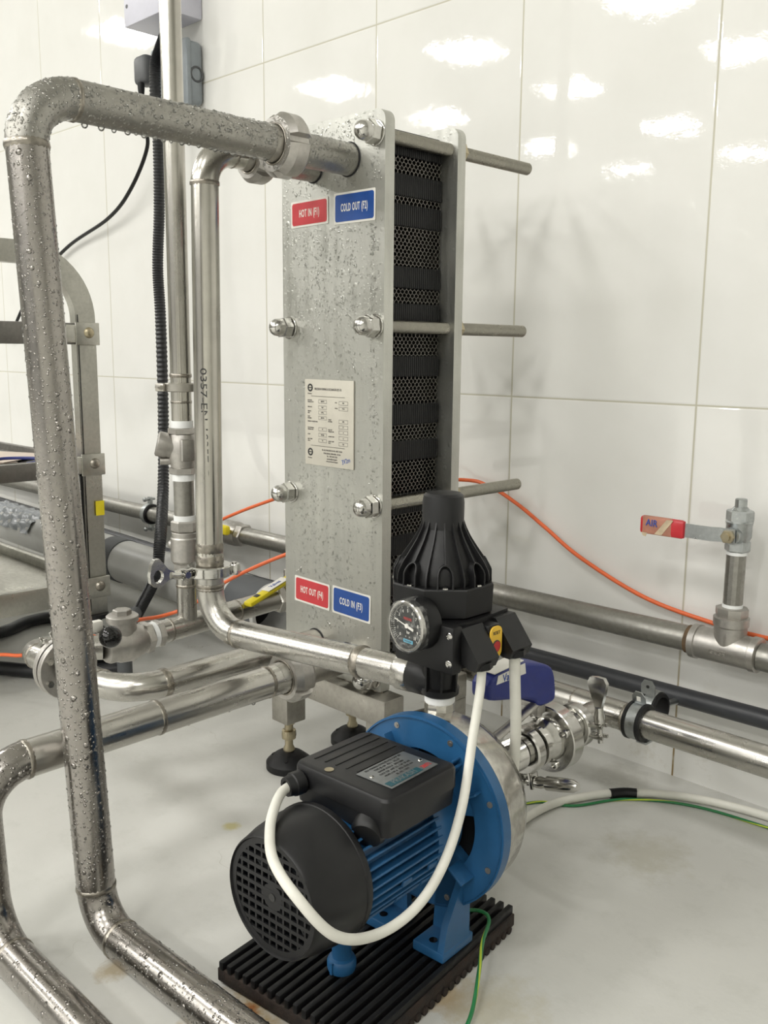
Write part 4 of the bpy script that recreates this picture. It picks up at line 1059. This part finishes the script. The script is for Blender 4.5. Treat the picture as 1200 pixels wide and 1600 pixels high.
hp = [(.7280, .2440), (.7340, .2510), (.750, .2550), (.775, .2580), (.8050, .2520), (.8300, .2440), (.8440, .2330), (.8500, .2060), (.8440, .1970), (.8180, .1980), (.8130, .2050), (.8000, .2110), (.7750, .2180), (.7500, .2235), (.7360, .2270), (.7290, .2310)]
xh = VX - .006
hp = [(y - .006, z) for y, z in hp]
def slab(outline, half, bev, nb=4):
    """x-thick slab from a (y, z) outline with rounded rims"""
    n = len(outline); A = sum(outline[i][0] * outline[(i + 1) % n][1] - outline[(i + 1) % n][0] * outline[i][1] for i in range(n)); sg = 1 if A > 0 else -1
    nm = []
    for i in range(n):
        ty, tz = outline[(i + 1) % n][0] - outline[i - 1][0], outline[(i + 1) % n][1] - outline[i - 1][1]; L = math.hypot(ty, tz); nm.append((-tz / L * sg, ty / L * sg))
    rg = [(-half + bev * (1 - math.sin(t)), bev * (1 - math.cos(t))) for t in [PI / 2 * (nb - k) / nb for k in range(nb + 1)]]
    rg = [(-half + bev * (1 - math.cos(PI / 2 * k / nb)), bev * (1 - math.sin(PI / 2 * k / nb))) for k in range(nb + 1)]
    rg = rg + [(-x, d) for x, d in reversed(rg)]
    vs = []; fs = []
    for dx, d in rg:
        for (y, z), (ny, nz) in zip(outline, nm): vs.append((xh + dx, y + ny * d, z + nz * d))
    for i in range(len(rg) - 1):
        for k in range(n): k2 = (k + 1) % n; fs.append((i * n + k, i * n + k2, (i + 1) * n + k2, (i + 1) * n + k))
    fs += [tuple(range(n)), tuple((len(rg) - 1) * n + k for k in range(n))]
    return vs, fs
sm_ = [(p.x, p.y) for p in smooth([(y, z, 0) for y, z in hp] + [(hp[0][0], hp[0][1], 0)], 3)][:-1]
g = G(); g.add(*slab(sm_, .0125, .004))
LH = obj('lever_handle', g, 'navy', VV, 50)
T = frameM((xh + .001, .757, .2570), (0, 1, .06), (-1, 0, 0))
g = G(T).box((0, 0, 0), (.050, .020, .0014), bev=.0004); HS = obj('handle_sticker', g, 'paper', LH)
g = G(); g.prism([(xh + .0123, .733, .2440), (xh + .0123, .784, .2440), (xh + .0123, .782, .2560), (xh + .0123, .736, .2530)], (.0006, 0, 0))
obj('sticker_side', g, 'paper', HS)
obj('lettering', text_mesh('Valves', .012, frameM((xh + .0132, .757, .2485), (0, 1, .03), (0, 0, 1)), .0002, 'CENTER', .9), 'inkblue', HS)
g = G().sweep(smooth([(xh + .004, .838, .2030), (xh + .006, .810, .1990), (xh + .008, .770, .1900), (xh + .008, .725, .1800), (xh + .008, .706, .1770)], 6), .0042, 10, sx=1.4); obj('release_lever', g, 'cast', VV)
tri_clamp('polished tri-clamp on the wall side of the blue-handled valve, wing nut upright', (VX, .893, VZ), (0, -1, 0), (1, 0, .1), .0262, wing_len=.045)
SPp = thing('wall_pipe', 'polished steel pipe with tee running low along the wall past the blue-handled valve', 'pipe', (VX, .95, VZ))
obj('tube', G().cyl((-1.05, .950, .1575), (0.3, .950, .1530), .0172, seg=40), 'pipe', SPp)
obj('branch', G().cyl((VX, .902, VZ), (VX, .950, VZ), .0172, seg=36), 'pipe', SPp)
weld(SPp, (-.600, .950, .1555), (1, 0, 0), .0172, .004, .0006); weld(SPp, (-.530, .950, .1552), (1, 0, 0), .0172, .005)
PCp = thing('pipe_clip', 'open rubber-lined clip gripping the low steel wall pipe', 'pipe clip', (-.515, .950, .155))
o = Vector((-.5150, .950, .1555))
obj('clip_band', G().ring(o, (1, 0, 0), .0195, .0218, .0125, 44, .0004), 'zinc', PCp)
g = G()
for s2 in (-1, 1): g.ring(o + Vector((s2 * .0085, 0, 0)), (1, 0, 0), .0172, .0228, .0050, 44, .001)
obj('rubber_lining', g, 'blackrub', PCp)
g = G(); T = frameM(o + Vector((0, -.0005, .0285)), (1, 0, 0), (0, -.25, 1))
g.prism([T @ Vector((x, y, 0)) for x, y in ((-.0085, -.008), (.0085, -.008), (.0085, .003), (.004, .009), (-.004, .009), (-.0085, .003))], T.to_3x3() @ Vector((0, 0, .0016)))
obj('clip_ear', g, 'zinc', PCp); obj('clip_ear', G().box(o + Vector((.006, .006, -.0245)), (.014, .016, .003), bev=.001), 'zinc', PCp)
obj('slot', G(T).box((0, 0, .0016), (.005, .006, .0006)), 'paper', PCp)
PC2 = thing('pipe_clip', 'empty black rubber-lined clip standing behind the low steel pipe, under the dark pipe', 'pipe clip', (-.5455, 1.045, .135))
o = Vector((-.5455, 1.045, .1350))
obj('rubber_lining', G().ring(o, (1, 0, 0), .0185, .0235, .020, 44, .0015), 'blackrub', PC2)
obj('clip_band', G().ring(o, (1, 0, 0), .0235, .0250, .013, 44, .0003), 'zinc', PC2)
g = G(); T = frameM(o + Vector((-.002, -.014, .0330)), (1, 0, 0), (0, -.1, 1))
g.prism([T @ Vector((x, y, 0)) for x, y in ((-.0095, -.010), (.0095, -.010), (.0095, .003), (.0055, .009), (-.0055, .009), (-.0095, .003))], T.to_3x3() @ Vector((0, 0, .0018)))
obj('clip_ear', g, 'zinc', PC2); obj('wall_stud', G().cyl(o + Vector((.002, .022, .0)), (-.5440, WY + .002, .1260), .0045, seg=12), 'zinc', PC2)
obj('hole', G(T).cyl((0, .001, .0017), (0, .001, .0022), .0022, seg=12), 'blackgloss', PC2)

# ---------------------------------------------------------------- pipes along the wall
GY = 1.105
GP = thing('wall_pipe', 'dull grey steel pipe along the wall ending at the air tee', 'pipe', (-1.5, GY, .22))
obj('tube', G().cyl((-5.0, GY, .2060), (-.530, GY, .2185), .0172, seg=32), 'greypipe', GP)
GP2 = tag(obj('wall_pipe', G().cyl((-.440, GY, .2165), (.6, GY, .2165), .0172, seg=32), 'greypipe'), 'short stretch of dull grey pipe right of the air tee', 'pipe')
TE = thing('pipe_tee', 'cast steel threaded tee with rust at its joints on the grey wall pipe', 'pipe fitting', (-.483, GY, .217))
g = G().lathe((-.5285, GY, .2177), (1, 0, 0), [(0, .0195), (.001, .0222), (.009, .0225), (.010, .0208), (.022, .0208), (.066, .0208), (.078, .0208), (.079, .0225), (.087, .0222), (.088, .0195)], 40)
g.lathe((-.4800, GY, .2170), (0, 0, 1), [(0, .0195), (.030, .0200), (.032, .0215), (.042, .0218), (.043, .019)], 40)
obj('body', g, 'cast', TE, 35)
obj('rust_joint', G().cyl((-.5345, GY, .2182), (-.5275, GY, .2180), .0186, seg=32), plain('rusty_joint', (.16, .10, .05), .8, var=.6), TE)
obj('cast_mark', text_mesh('GOSH', .009, frameM((-.486, GY - .0208, .2150), (1, 0, -.03), (0, -.25, 1)), .0006, 'CENTER', .9), 'cast', TE)
AV = thing('ball_valve', 'upright ball valve with red sleeved handle marked AIR above the wall tee', 'valve', (-.479, GY, .26))
g = G(); g.lathe((-.4800, GY, .2600), (0, 0, 1), [(0, .0190), (.003, .0200), (.011, .0200), (.012, .017)], 8, .2); BS = obj('bushing', g, 'cast', AV, 30)
obj('thread_tape', G().cyl((-.4798, GY, .271), (-.4798, GY, .2760), .0125, seg=28), 'ptfe', AV)
obj('nipple', G().lathe((-.4797, GY, .274), (0, 0, 1), [(0, .0118), (.067, .0118)], 14), 'greypipe', AV, 10)
obj('thread_tape', G().cyl((-.4792, GY, .3390), (-.4792, GY, .3430), .0125, seg=28), 'ptfe', AV)
g = G(); hexnut(g, (-.4790, GY, .3430), (0, 0, 1), .0152, .014, .3)
g.lathe((-.4788, GY, .3560), (0, 0, 1), [(0, .0130), (.006, .0155), (.020, .0155), (.024, .0165), (.026, .0150)], 28)
hexnut(g, (-.4786, GY, .3800), (0, 0, 1), .0165, .0150, .3)
g.cyl((-.4790, GY - .010, .3650), (-.4790, GY - .022, .3650), .0105, seg=20)
obj('body', g, 'zinc', AV, 30)
g = G().cyl((-.4785, GY, .3940), (-.4785, GY, .3985), .0120, .0085, seg=24).lathe((-.4785, GY, .398), (0, 0, 1), [(0, .0072), (.010, .0072), (.011, .0062)], 12); obj('plug', g, 'zinc', AV, 30)
g = G().sweep([(-.474, GY - .024, .3655), (-.492, GY - .024, .3655), (-.502, GY - .030, .3655), (-.545, GY - .031, .3655), (-.592, GY - .031, .3655)], .0085, 8)
g = G(); pth = [(-.4725, -.0235), (-.4915, -.0235), (-.5010, -.0290), (-.5920, -.0295), (-.5920, -.0320), (-.5000, -.0315), (-.4900, -.0260), (-.4725, -.0260)]
g.prism([(x, GY + y, .3570) for x, y in pth], (0, 0, .0175)); HN = obj('handle', g, 'zinc', AV, 30)
g = G(); hexnut(g, (-.4795, GY - .0260, .3650), (0, -1, 0), .0085, .006); g.cyl((-.4795, GY - .032, .3650), (-.4795, GY - .0345, .3650), .0045, seg=14); obj('stem_nut', g, 'brass', AV, 30)
g = G().box((-.5640, GY - .0308, .3660), (.0610, .0100, .0235), bev=.004); SL = obj('handle_sleeve', g, 'redvinyl', HN)
g = G().box((-.5700, GY - .0312, .3662), (.0430, .0102, .0232), bev=.003); TPp = obj('masking_tape', g, plain('stained_masking_tape', (.56, .25, .17), .6, var=.45, nscale=45), SL)
g = G().prism([(-.572, GY - .0366, .3560), (-.562, GY - .0366, .3560), (-.547, GY - .0366, .3765), (-.556, GY - .0366, .3765)], (0, -.0005, 0)); g.prism([(-.590, GY - .0366, .3565), (-.582, GY - .0366, .3565), (-.584, GY - .0366, .3515), (-.588, GY - .0366, .3525)], (0, -.0005, 0)); obj('tape_scrap', g, 'masking', TPp)
obj('lettering', text_mesh('AIR', .0125, frameM((-.5765, GY - .0370, .3695), (1, 0, -.04), (0, 0, 1)), .0003, 'CENTER', .85), 'inkblue', TPp)

BP = tag(obj('black_pipe', G().sweep([(-5.0, 1.11, .175), (-2.0, 1.11, .1350), (-1.45, 1.11, .1240), (-.82, 1.11, .1330), (-.43, 1.11, .1370), (.6, 1.11, .146)], .0125, 24), 'greyblack'), 'dark grey plastic pipe running low along the wall below the orange hose', 'pipe')
og = tag(obj('air_hose', G().sweep(smooth([(-1.6, 1.02, .20), (-1.35, 1.02, .30), (-1.1, 1.03, .375), (-.9528, 1.13, .3815), (-.90, 1.142, .3760), (-.8438, 1.142, .3545), (-.79, 1.142, .325), (-.7261, 1.142, .2890), (-.621, 1.142, .2500), (-.5183, 1.146, .2330), (-.4426, 1.146, .2290), (-.2, 1.146, .228)], 10), .0030, 14), 'orange'), 'orange air hose draped along the tiled wall to the right of the heat exchanger', 'hose')
og2 = tag(obj('air_hose', G().sweep(smooth([(-.93, 1.04, .365), (-1.010, .985, .315), (-1.1077, .90, .268), (-1.204, .865, .2175), (-1.2483, .82, .1744), (-1.2711, .78, .1593), (-1.2572, .72, .166), (-1.2559, .67, .1613), (-1.3000, .635, .140), (-1.3834, .60, .1082), (-1.4326, .58, .1009), (-1.55, .54, .08), (-1.7, .50, .06)], 10), .0030, 14), 'orange'), 'orange air hose crossing behind the left pipework to the left edge', 'hose')

# ---------------------------------------------------------------- far wall fittings (upper left)
SB = thing('switch_box', 'grey weatherproof socket box on the tiled wall behind the riser', 'socket', (-1.66, 1.13, 1.12))
g = G().box((-1.7250, 1.1335, 1.1280), (.130, .041, .122), bev=.012, seg=3); obj('housing', g, 'greybox', SB)
g = G().box((-1.7250, 1.1180, 1.1280), (.134, .012, .126), bev=.005); LD = obj('lid', g, 'greybox', SB)
g = G().torus((-1.6602, 1.1360, 1.1250), (1, 0, 0), .0135, .0022, 28, 8); obj('knockout_ring', g, 'plug', SB)
PLg = thing('power_plug', 'dark grey mains plug with moulded cable left of the grey socket box', 'plug', (-1.775, 1.1, 1.155))
g = G().box((-1.7760, 1.092, 1.1440), (.046, .036, .056), bev=.010, seg=3); obj('plug_body', g, 'plug', PLg)
g = G().lathe((-1.7740, 1.078, 1.118), (.02, 0, -1), [(0, .0075), (.012, .0070), (.030, .0050), (.034, .003)], 16); obj('strain_relief', g, 'blackpl', PLg)
TC = tag(obj('thin_cable', G().sweep(smooth([(-1.7735, 1.078, 1.09), (-1.785, 1.085, 1.05), (-1.81, 1.11, 1.005), (-1.90, 1.12, .930), (-2.02, 1.13, .880), (-2.25, 1.14, .83), (-2.45, 1.14, .74), (-2.62, 1.14, .60)], 10), .0042, 10), 'blackpl'), 'thin black cable sagging across the tiled wall from the plug', 'cable')
EN = thing('wall_enclosure', 'pale lilac white electrical enclosure at the top edge behind the riser', 'electrical box', (-1.73, 1.1, 1.28))
g = G().box((-1.7400, 1.112, 1.325), (.155, .084, .190), bev=.003); obj('housing', g, 'lilac', EN)
g = G().cyl((-1.805, 1.0695, 1.268), (-1.805, 1.071, 1.268), .004, seg=14); obj('screw', g, 'plug', EN)
g = G().lathe((-1.6930, 1.105, 1.232), (0, 0, -1), [(0, .011), (.006, .011), (.016, .006), (.03, .005)], 16); obj('cable_gland', g, 'blackpl', EN)

# corrugated black conduit
pr_ = smooth([(-1.655, 1.088, 1.215), (-1.6735, 1.078, 1.1936), (-1.6900, 1.072, 1.165), (-1.7053, 1.068, 1.120), (-1.7035, 1.070, .9824), (-1.7080, 1.070, .86), (-1.7120, 1.065, .75), (-1.6997, 1.06, .6427), (-1.6848, 1.05, .4602), (-1.6459, 1.02, .3066), (-1.5300, .937, .2178), (-1.5301, .925, .1546), (-1.5663, .915, .0922), (-1.5974, .9, .0367)], 40)
g = G().sweep(pr_, lambda i: .0118 if i % 2 else .0102, 14); o_ = tag(obj('corrugated_conduit', g, 'blackhose', None, 25), 'black corrugated conduit hanging down the wall beside the riser', 'conduit')
g = G().sweep(smooth([(-1.5974, .900, .0367), (-1.63, .895, .0160), (-1.73, .895, .0135), (-1.8508, .8773, .0135), (-1.8651, .8203, .0135), (-1.8302, .7442, .0135), (-1.86, .66, .0135), (-1.98, .60, .0135), (-2.2, .62, .0135)], 12), .0125, 16); tag(obj('black_hose', g, 'blackhose'), 'thick black hose looped on the floor at the left under the trolley', 'hose')
g = G().sweep(smooth([(-1.4641, .8157, .0135), (-1.5000, .7535, .0135), (-1.5551, .6961, .0135), (-1.6192, .6543, .0135), (-1.74, .58, .0135), (-1.95, .50, .0135), (-2.2, .46, .0135)], 12), .0125, 16); tag(obj('black_hose', g, 'blackhose'), 'nearer black hose strand on the floor at the left edge', 'hose')
g = G().sweep(fillet([(-1.40, .78, .0), (-1.40, .78, .10), (-1.50, .86, .10)], .04), .013, 20); tag(obj('drain_elbow', g, 'pvcdark'), 'small dark grey plastic elbow on the floor behind the check valve', 'pipe fitting')

# big grey pvc pipe with an open end
PV = thing('waste_pipe', 'thick pale grey plastic waste pipe with open end low along the wall', 'pipe', (-1.6, 1.0, .145))
ax = (Vector((-3.6, 1.0, .150)) - Vector((-1.262, 1.0, .1260)))
g = G(); L = ax.length; g.lathe((-1.262, 1.0, .1260), ax, [(0, .0430), (0, .0465), (.004, .0470), (.05, .0470), (.052, .0455), (L, .0455), (L, .043), (0.001, .0425)], 56, cap=False); obj('tube', g, 'pvc', PV)
g = G(); axn = ax.normalized(); o = Vector((-1.262, 1.0, .1260)); g.ring(o + axn * .050, ax, .045, .0490, .090, 56, .001); obj('socket', g, 'pvcdark', PV)
for q_ in (.004, .098): obj('collar', G().ring(o + axn * q_, ax, .0425, .0498, .010, 56, .001), 'pvc', PV)
g = G().ring(o + axn * .535, ax, .0440, .0475, .055, 56, .001); obj('coupling', g, 'pvcdark', PV)
g = G().lathe(o + axn * .06, ax, [(0, .0424), (.001, .0424)], 40); obj('inner_bore', g, 'blackgloss', PV)
g = G(); # crumpled plastic film over the pipe
vs = []; fs = []; nu, nv = 26, 18
for i in range(nu + 1):
    for j in range(nv + 1):
        s_ = .88 + .26 * i / nu; an = -1.0 + 2.7 * j / nv; r_ = .0490 + .0035 * math.sin(i * 1.3 + j * .9) + .003 * math.sin(i * .5 - j * 1.7)
        a_, u_, v_ = basis(ax); c_ = o + axn * s_; d_ = Vector((0, -math.sin(an - .3), math.cos(an - .3)))
        vs.append(c_ + d_ * r_)
for i in range(nu):
    for j in range(nv): q = i * (nv + 1) + j; fs.append((q, q + 1, q + nv + 2, q + nv + 1))
g.add(vs, fs)
g.prism([o + axn * .86 + Vector((0, -.015, .045)), o + axn * .80 + Vector((0, -.02, .085)), o + axn * .74 + Vector((0, -.018, .055)), o + axn * .80 + Vector((0, -.02, .040))], (.004, .004, 0))
tag(obj('plastic_film', g, 'film', None, 60), 'crumpled grey plastic film wrapped over the waste pipe at the left', 'plastic film')

# pipe clips on the grey wall pipe
CL = thing('pipe_clip', 'bolted rubber-lined clip around the grey wall pipe left of the conduit', 'pipe clip', (-1.83, GY, .218))
o = Vector((-1.840, GY, .2145))
obj('rubber_lining', G().ring(o, (1, 0, 0), .0173, .0225, .022, 40, .002), 'blackrub', CL)
obj('clip_band', G().ring(o, (1, 0, 0), .0225, .0240, .014, 40, .0003), 'zinc', CL)
for s2 in (-1, 1):
    g = G().box(o + Vector((0, 0, s2 * .031)), (.014, .006, .016), bev=.001); g.cyl(o + Vector((0, -.012, s2 * .034)), o + Vector((0, .012, s2 * .034)), .003, seg=12); g.sphere(o + Vector((0, -.013, s2 * .034)), .0055, 10)
    obj('clip_ear', g, 'zinc', CL)
# yellow handled ball valves
YV = thing('ball_valve', 'steel ball valve with long yellow sleeved handle left of the exchanger plate', 'valve', (-1.1, .86, .2))
g = G(); hexnut(g, (-1.1, .872, .2020), (0, 1, .03), .0215, .014); g.lathe((-1.1, .886, .203), (0, 1, .03), [(0, .019), (.006, .024), (.022, .024), (.028, .019), (.10, .0165)], 28); g.cyl((-1.1, .900, .215), (-1.1, .900, .246), .007, seg=14)
obj('body', g, 'pipe', YV, 30)
HH = frameM((-1.086, .855, .2240), (-.12, 1, .26), (-1, -.12, 0))
g = G(HH).box((-.002, 0, 0), (.100, .017, .008), bev=.0035); q = obj('handle_sleeve', g, 'yellow', YV)
g = G(HH).box((.010, .000, .0046), (.045, .0165, .0006)); HL = obj('handle_label', g, 'paper', q)
obj('lettering', text_mesh('Valves', .011, HH @ Matrix.Translation((.010, 0, .0052)), .0001, 'CENTER', .8), 'inkblue', HL)
g = G(HH).box((-.030, 0, .0047), (.008, .008, .0004)); obj('warning_mark', g, 'ink', q)
g = G(HH).box((.055, 0, .002), (.04, .014, .003)); obj('handle', g, 'zinc', YV)
YV2 = thing('ball_valve', 'yellow-handled ball valve on the grey wall pipe behind the hot inlet pipe', 'valve', (-1.53, 1.09, .23))
g = G(); hexnut(g, (-1.500, GY, .2155), (1, 0, 0), .0235, .018); g.lathe((-1.560, GY, .2153), (1, 0, 0), [(0, .021), (.01, .025), (.05, .025), (.06, .021)], 28); g.cyl((-1.53, GY - .02, .216), (-1.53, GY - .045, .220), .006, seg=12); obj('body', g, 'cast', YV2, 30)
g = G().box((-1.5200, GY - .035, .2290), (.055, .014, .020), bev=.006); obj('handle_sleeve', g, 'yellow', YV2)

# ---------------------------------------------------------------- trolley at the left
CT = thing('trolley', 'stainless tube trolley with shelves at the left edge behind the wet pipe', 'trolley', (-1.5, .8, .10))
px_, pyy = -1.515, .7910
def sqtube(pts, w_, d_, g=None, fil=None, n=10):
    """rectangular section swept in the plane x=const: width w_ along x, depth d_ in plane"""
    P = fillet(pts, fil, n) if fil else [Vector(p) for p in pts]; g = g or G(); vs = []; fs = []
    for i, p in enumerate(P):
        a = P[max(i - 1, 0)]; b = P[min(i + 1, len(P) - 1)]; t_ = (b - a).normalized(); nn = Vector((1, 0, 0)).cross(t_).normalized()
        for sx, sn in ((-1, -1), (1, -1), (1, 1), (-1, 1)): vs.append(p + Vector((sx * w_ / 2, 0, 0)) + nn * sn * d_ / 2)
    for i in range(len(P) - 1):
        for k in range(4): k2 = (k + 1) % 4; fs.append((i * 4 + k, i * 4 + k2, (i + 1) * 4 + k2, (i + 1) * 4 + k))
    fs += [(3, 2, 1, 0), tuple((len(P) - 1) * 4 + k for k in range(4))]
    return g.add(vs, fs)
obj('upright_frame', sqtube([(px_, pyy, .112), (px_, pyy, .7370), (px_, .25, .7370)], .020, .036, None, [.105], 14), 'alu', CT, 30)
obj('upright_frame', sqtube([(-2.35, pyy, .112), (-2.35, pyy, .7370), (-2.35, .25, .7370)], .026, .038, None, [.105], 14), 'alu', CT, 30)
obj('side_channel', G().box((px_ - .001, pyy - .0195, .270), (.018, .004, .200)), 'blackpl', CT)
obj('groove', G().box((px_ + .0132, pyy - .016, .38), (.0006, .002, .52)), 'blackgloss', CT)
obj('yellow_label', G().box((px_ + .0134, pyy + .010, .3045), (.0008, .016, .026)), 'yellow', CT)
g = G().box((px_ + .002, .50, .6080), (.018, .60, .036), bev=.002); obj('side_rail', g, 'alu_dark', CT)
def shelf(z, h_):
    g = G().box(((px_ - 2.35) / 2, .50, z), (.84, .60, .004))
    g.box((px_ - .002, .50, z + h_ * .0), (.016, .60, h_), bev=.002)
    g.box(((px_ - 2.35) / 2, .797, z), (.84, .012, h_), bev=.002); g.box(((px_ - 2.35) / 2, .203, z), (.84, .012, h_), bev=.002)
    return g
obj('shelf', shelf(.3780, .030), 'alu_dark', CT, 30)
obj('shelf', shelf(.1560, .040), 'alu', CT, 30)
for z in (.6080, .3830, .1620):
    g = G().box((px_ + .0148, pyy, z), (.004, .044, .038), bev=.0015).box((px_ + .0100, pyy - .038, z), (.010, .036, .030), bev=.002)
    bk = obj('corner_bracket', g, 'alu', CT)
    g = G().lathe((px_ + .0165, pyy + .002, z + .002), (1, 0, 0), [(0, .0095), (.002, .0090), (.005, .0065), (.006, .003)], 16); obj('rivet_bolt', g, 'brass' if z > .5 else 'weld', bk)
CS = obj('caster', G().cyl((px_, pyy, .1115), (px_, pyy, .104), .022, seg=24).cyl((px_, pyy, .104), (px_, pyy, .05), .010, seg=16).cyl((px_ - .012, pyy - .01, .0375), (px_ + .012, pyy - .01, .0375), .037, seg=28), 'blackrub', CT)
g = G()
for k, (x, y, rz) in enumerate(((-1.72, .62, .2), (-1.80, .55, -.3), (-1.75, .70, .5))): g.box((x, y, .3815 + k * .0012), (.21, .15, .001), rz=rz)
tag(obj('paper_sheets', g, 'kraft'), 'loose pinkish paper sheets lying on the upper trolley shelf', 'paper')
tag(obj('blue_strap', G().sweep(smooth([(-1.62, .52, .386), (-1.60, .62, .3865), (-1.66, .70, .3865), (-1.60, .76, .3865), (-1.56, .70, .3865)], 8), .0030, 8), 'navy'), 'thin navy blue strap lying on the papers on the trolley shelf', 'strap')
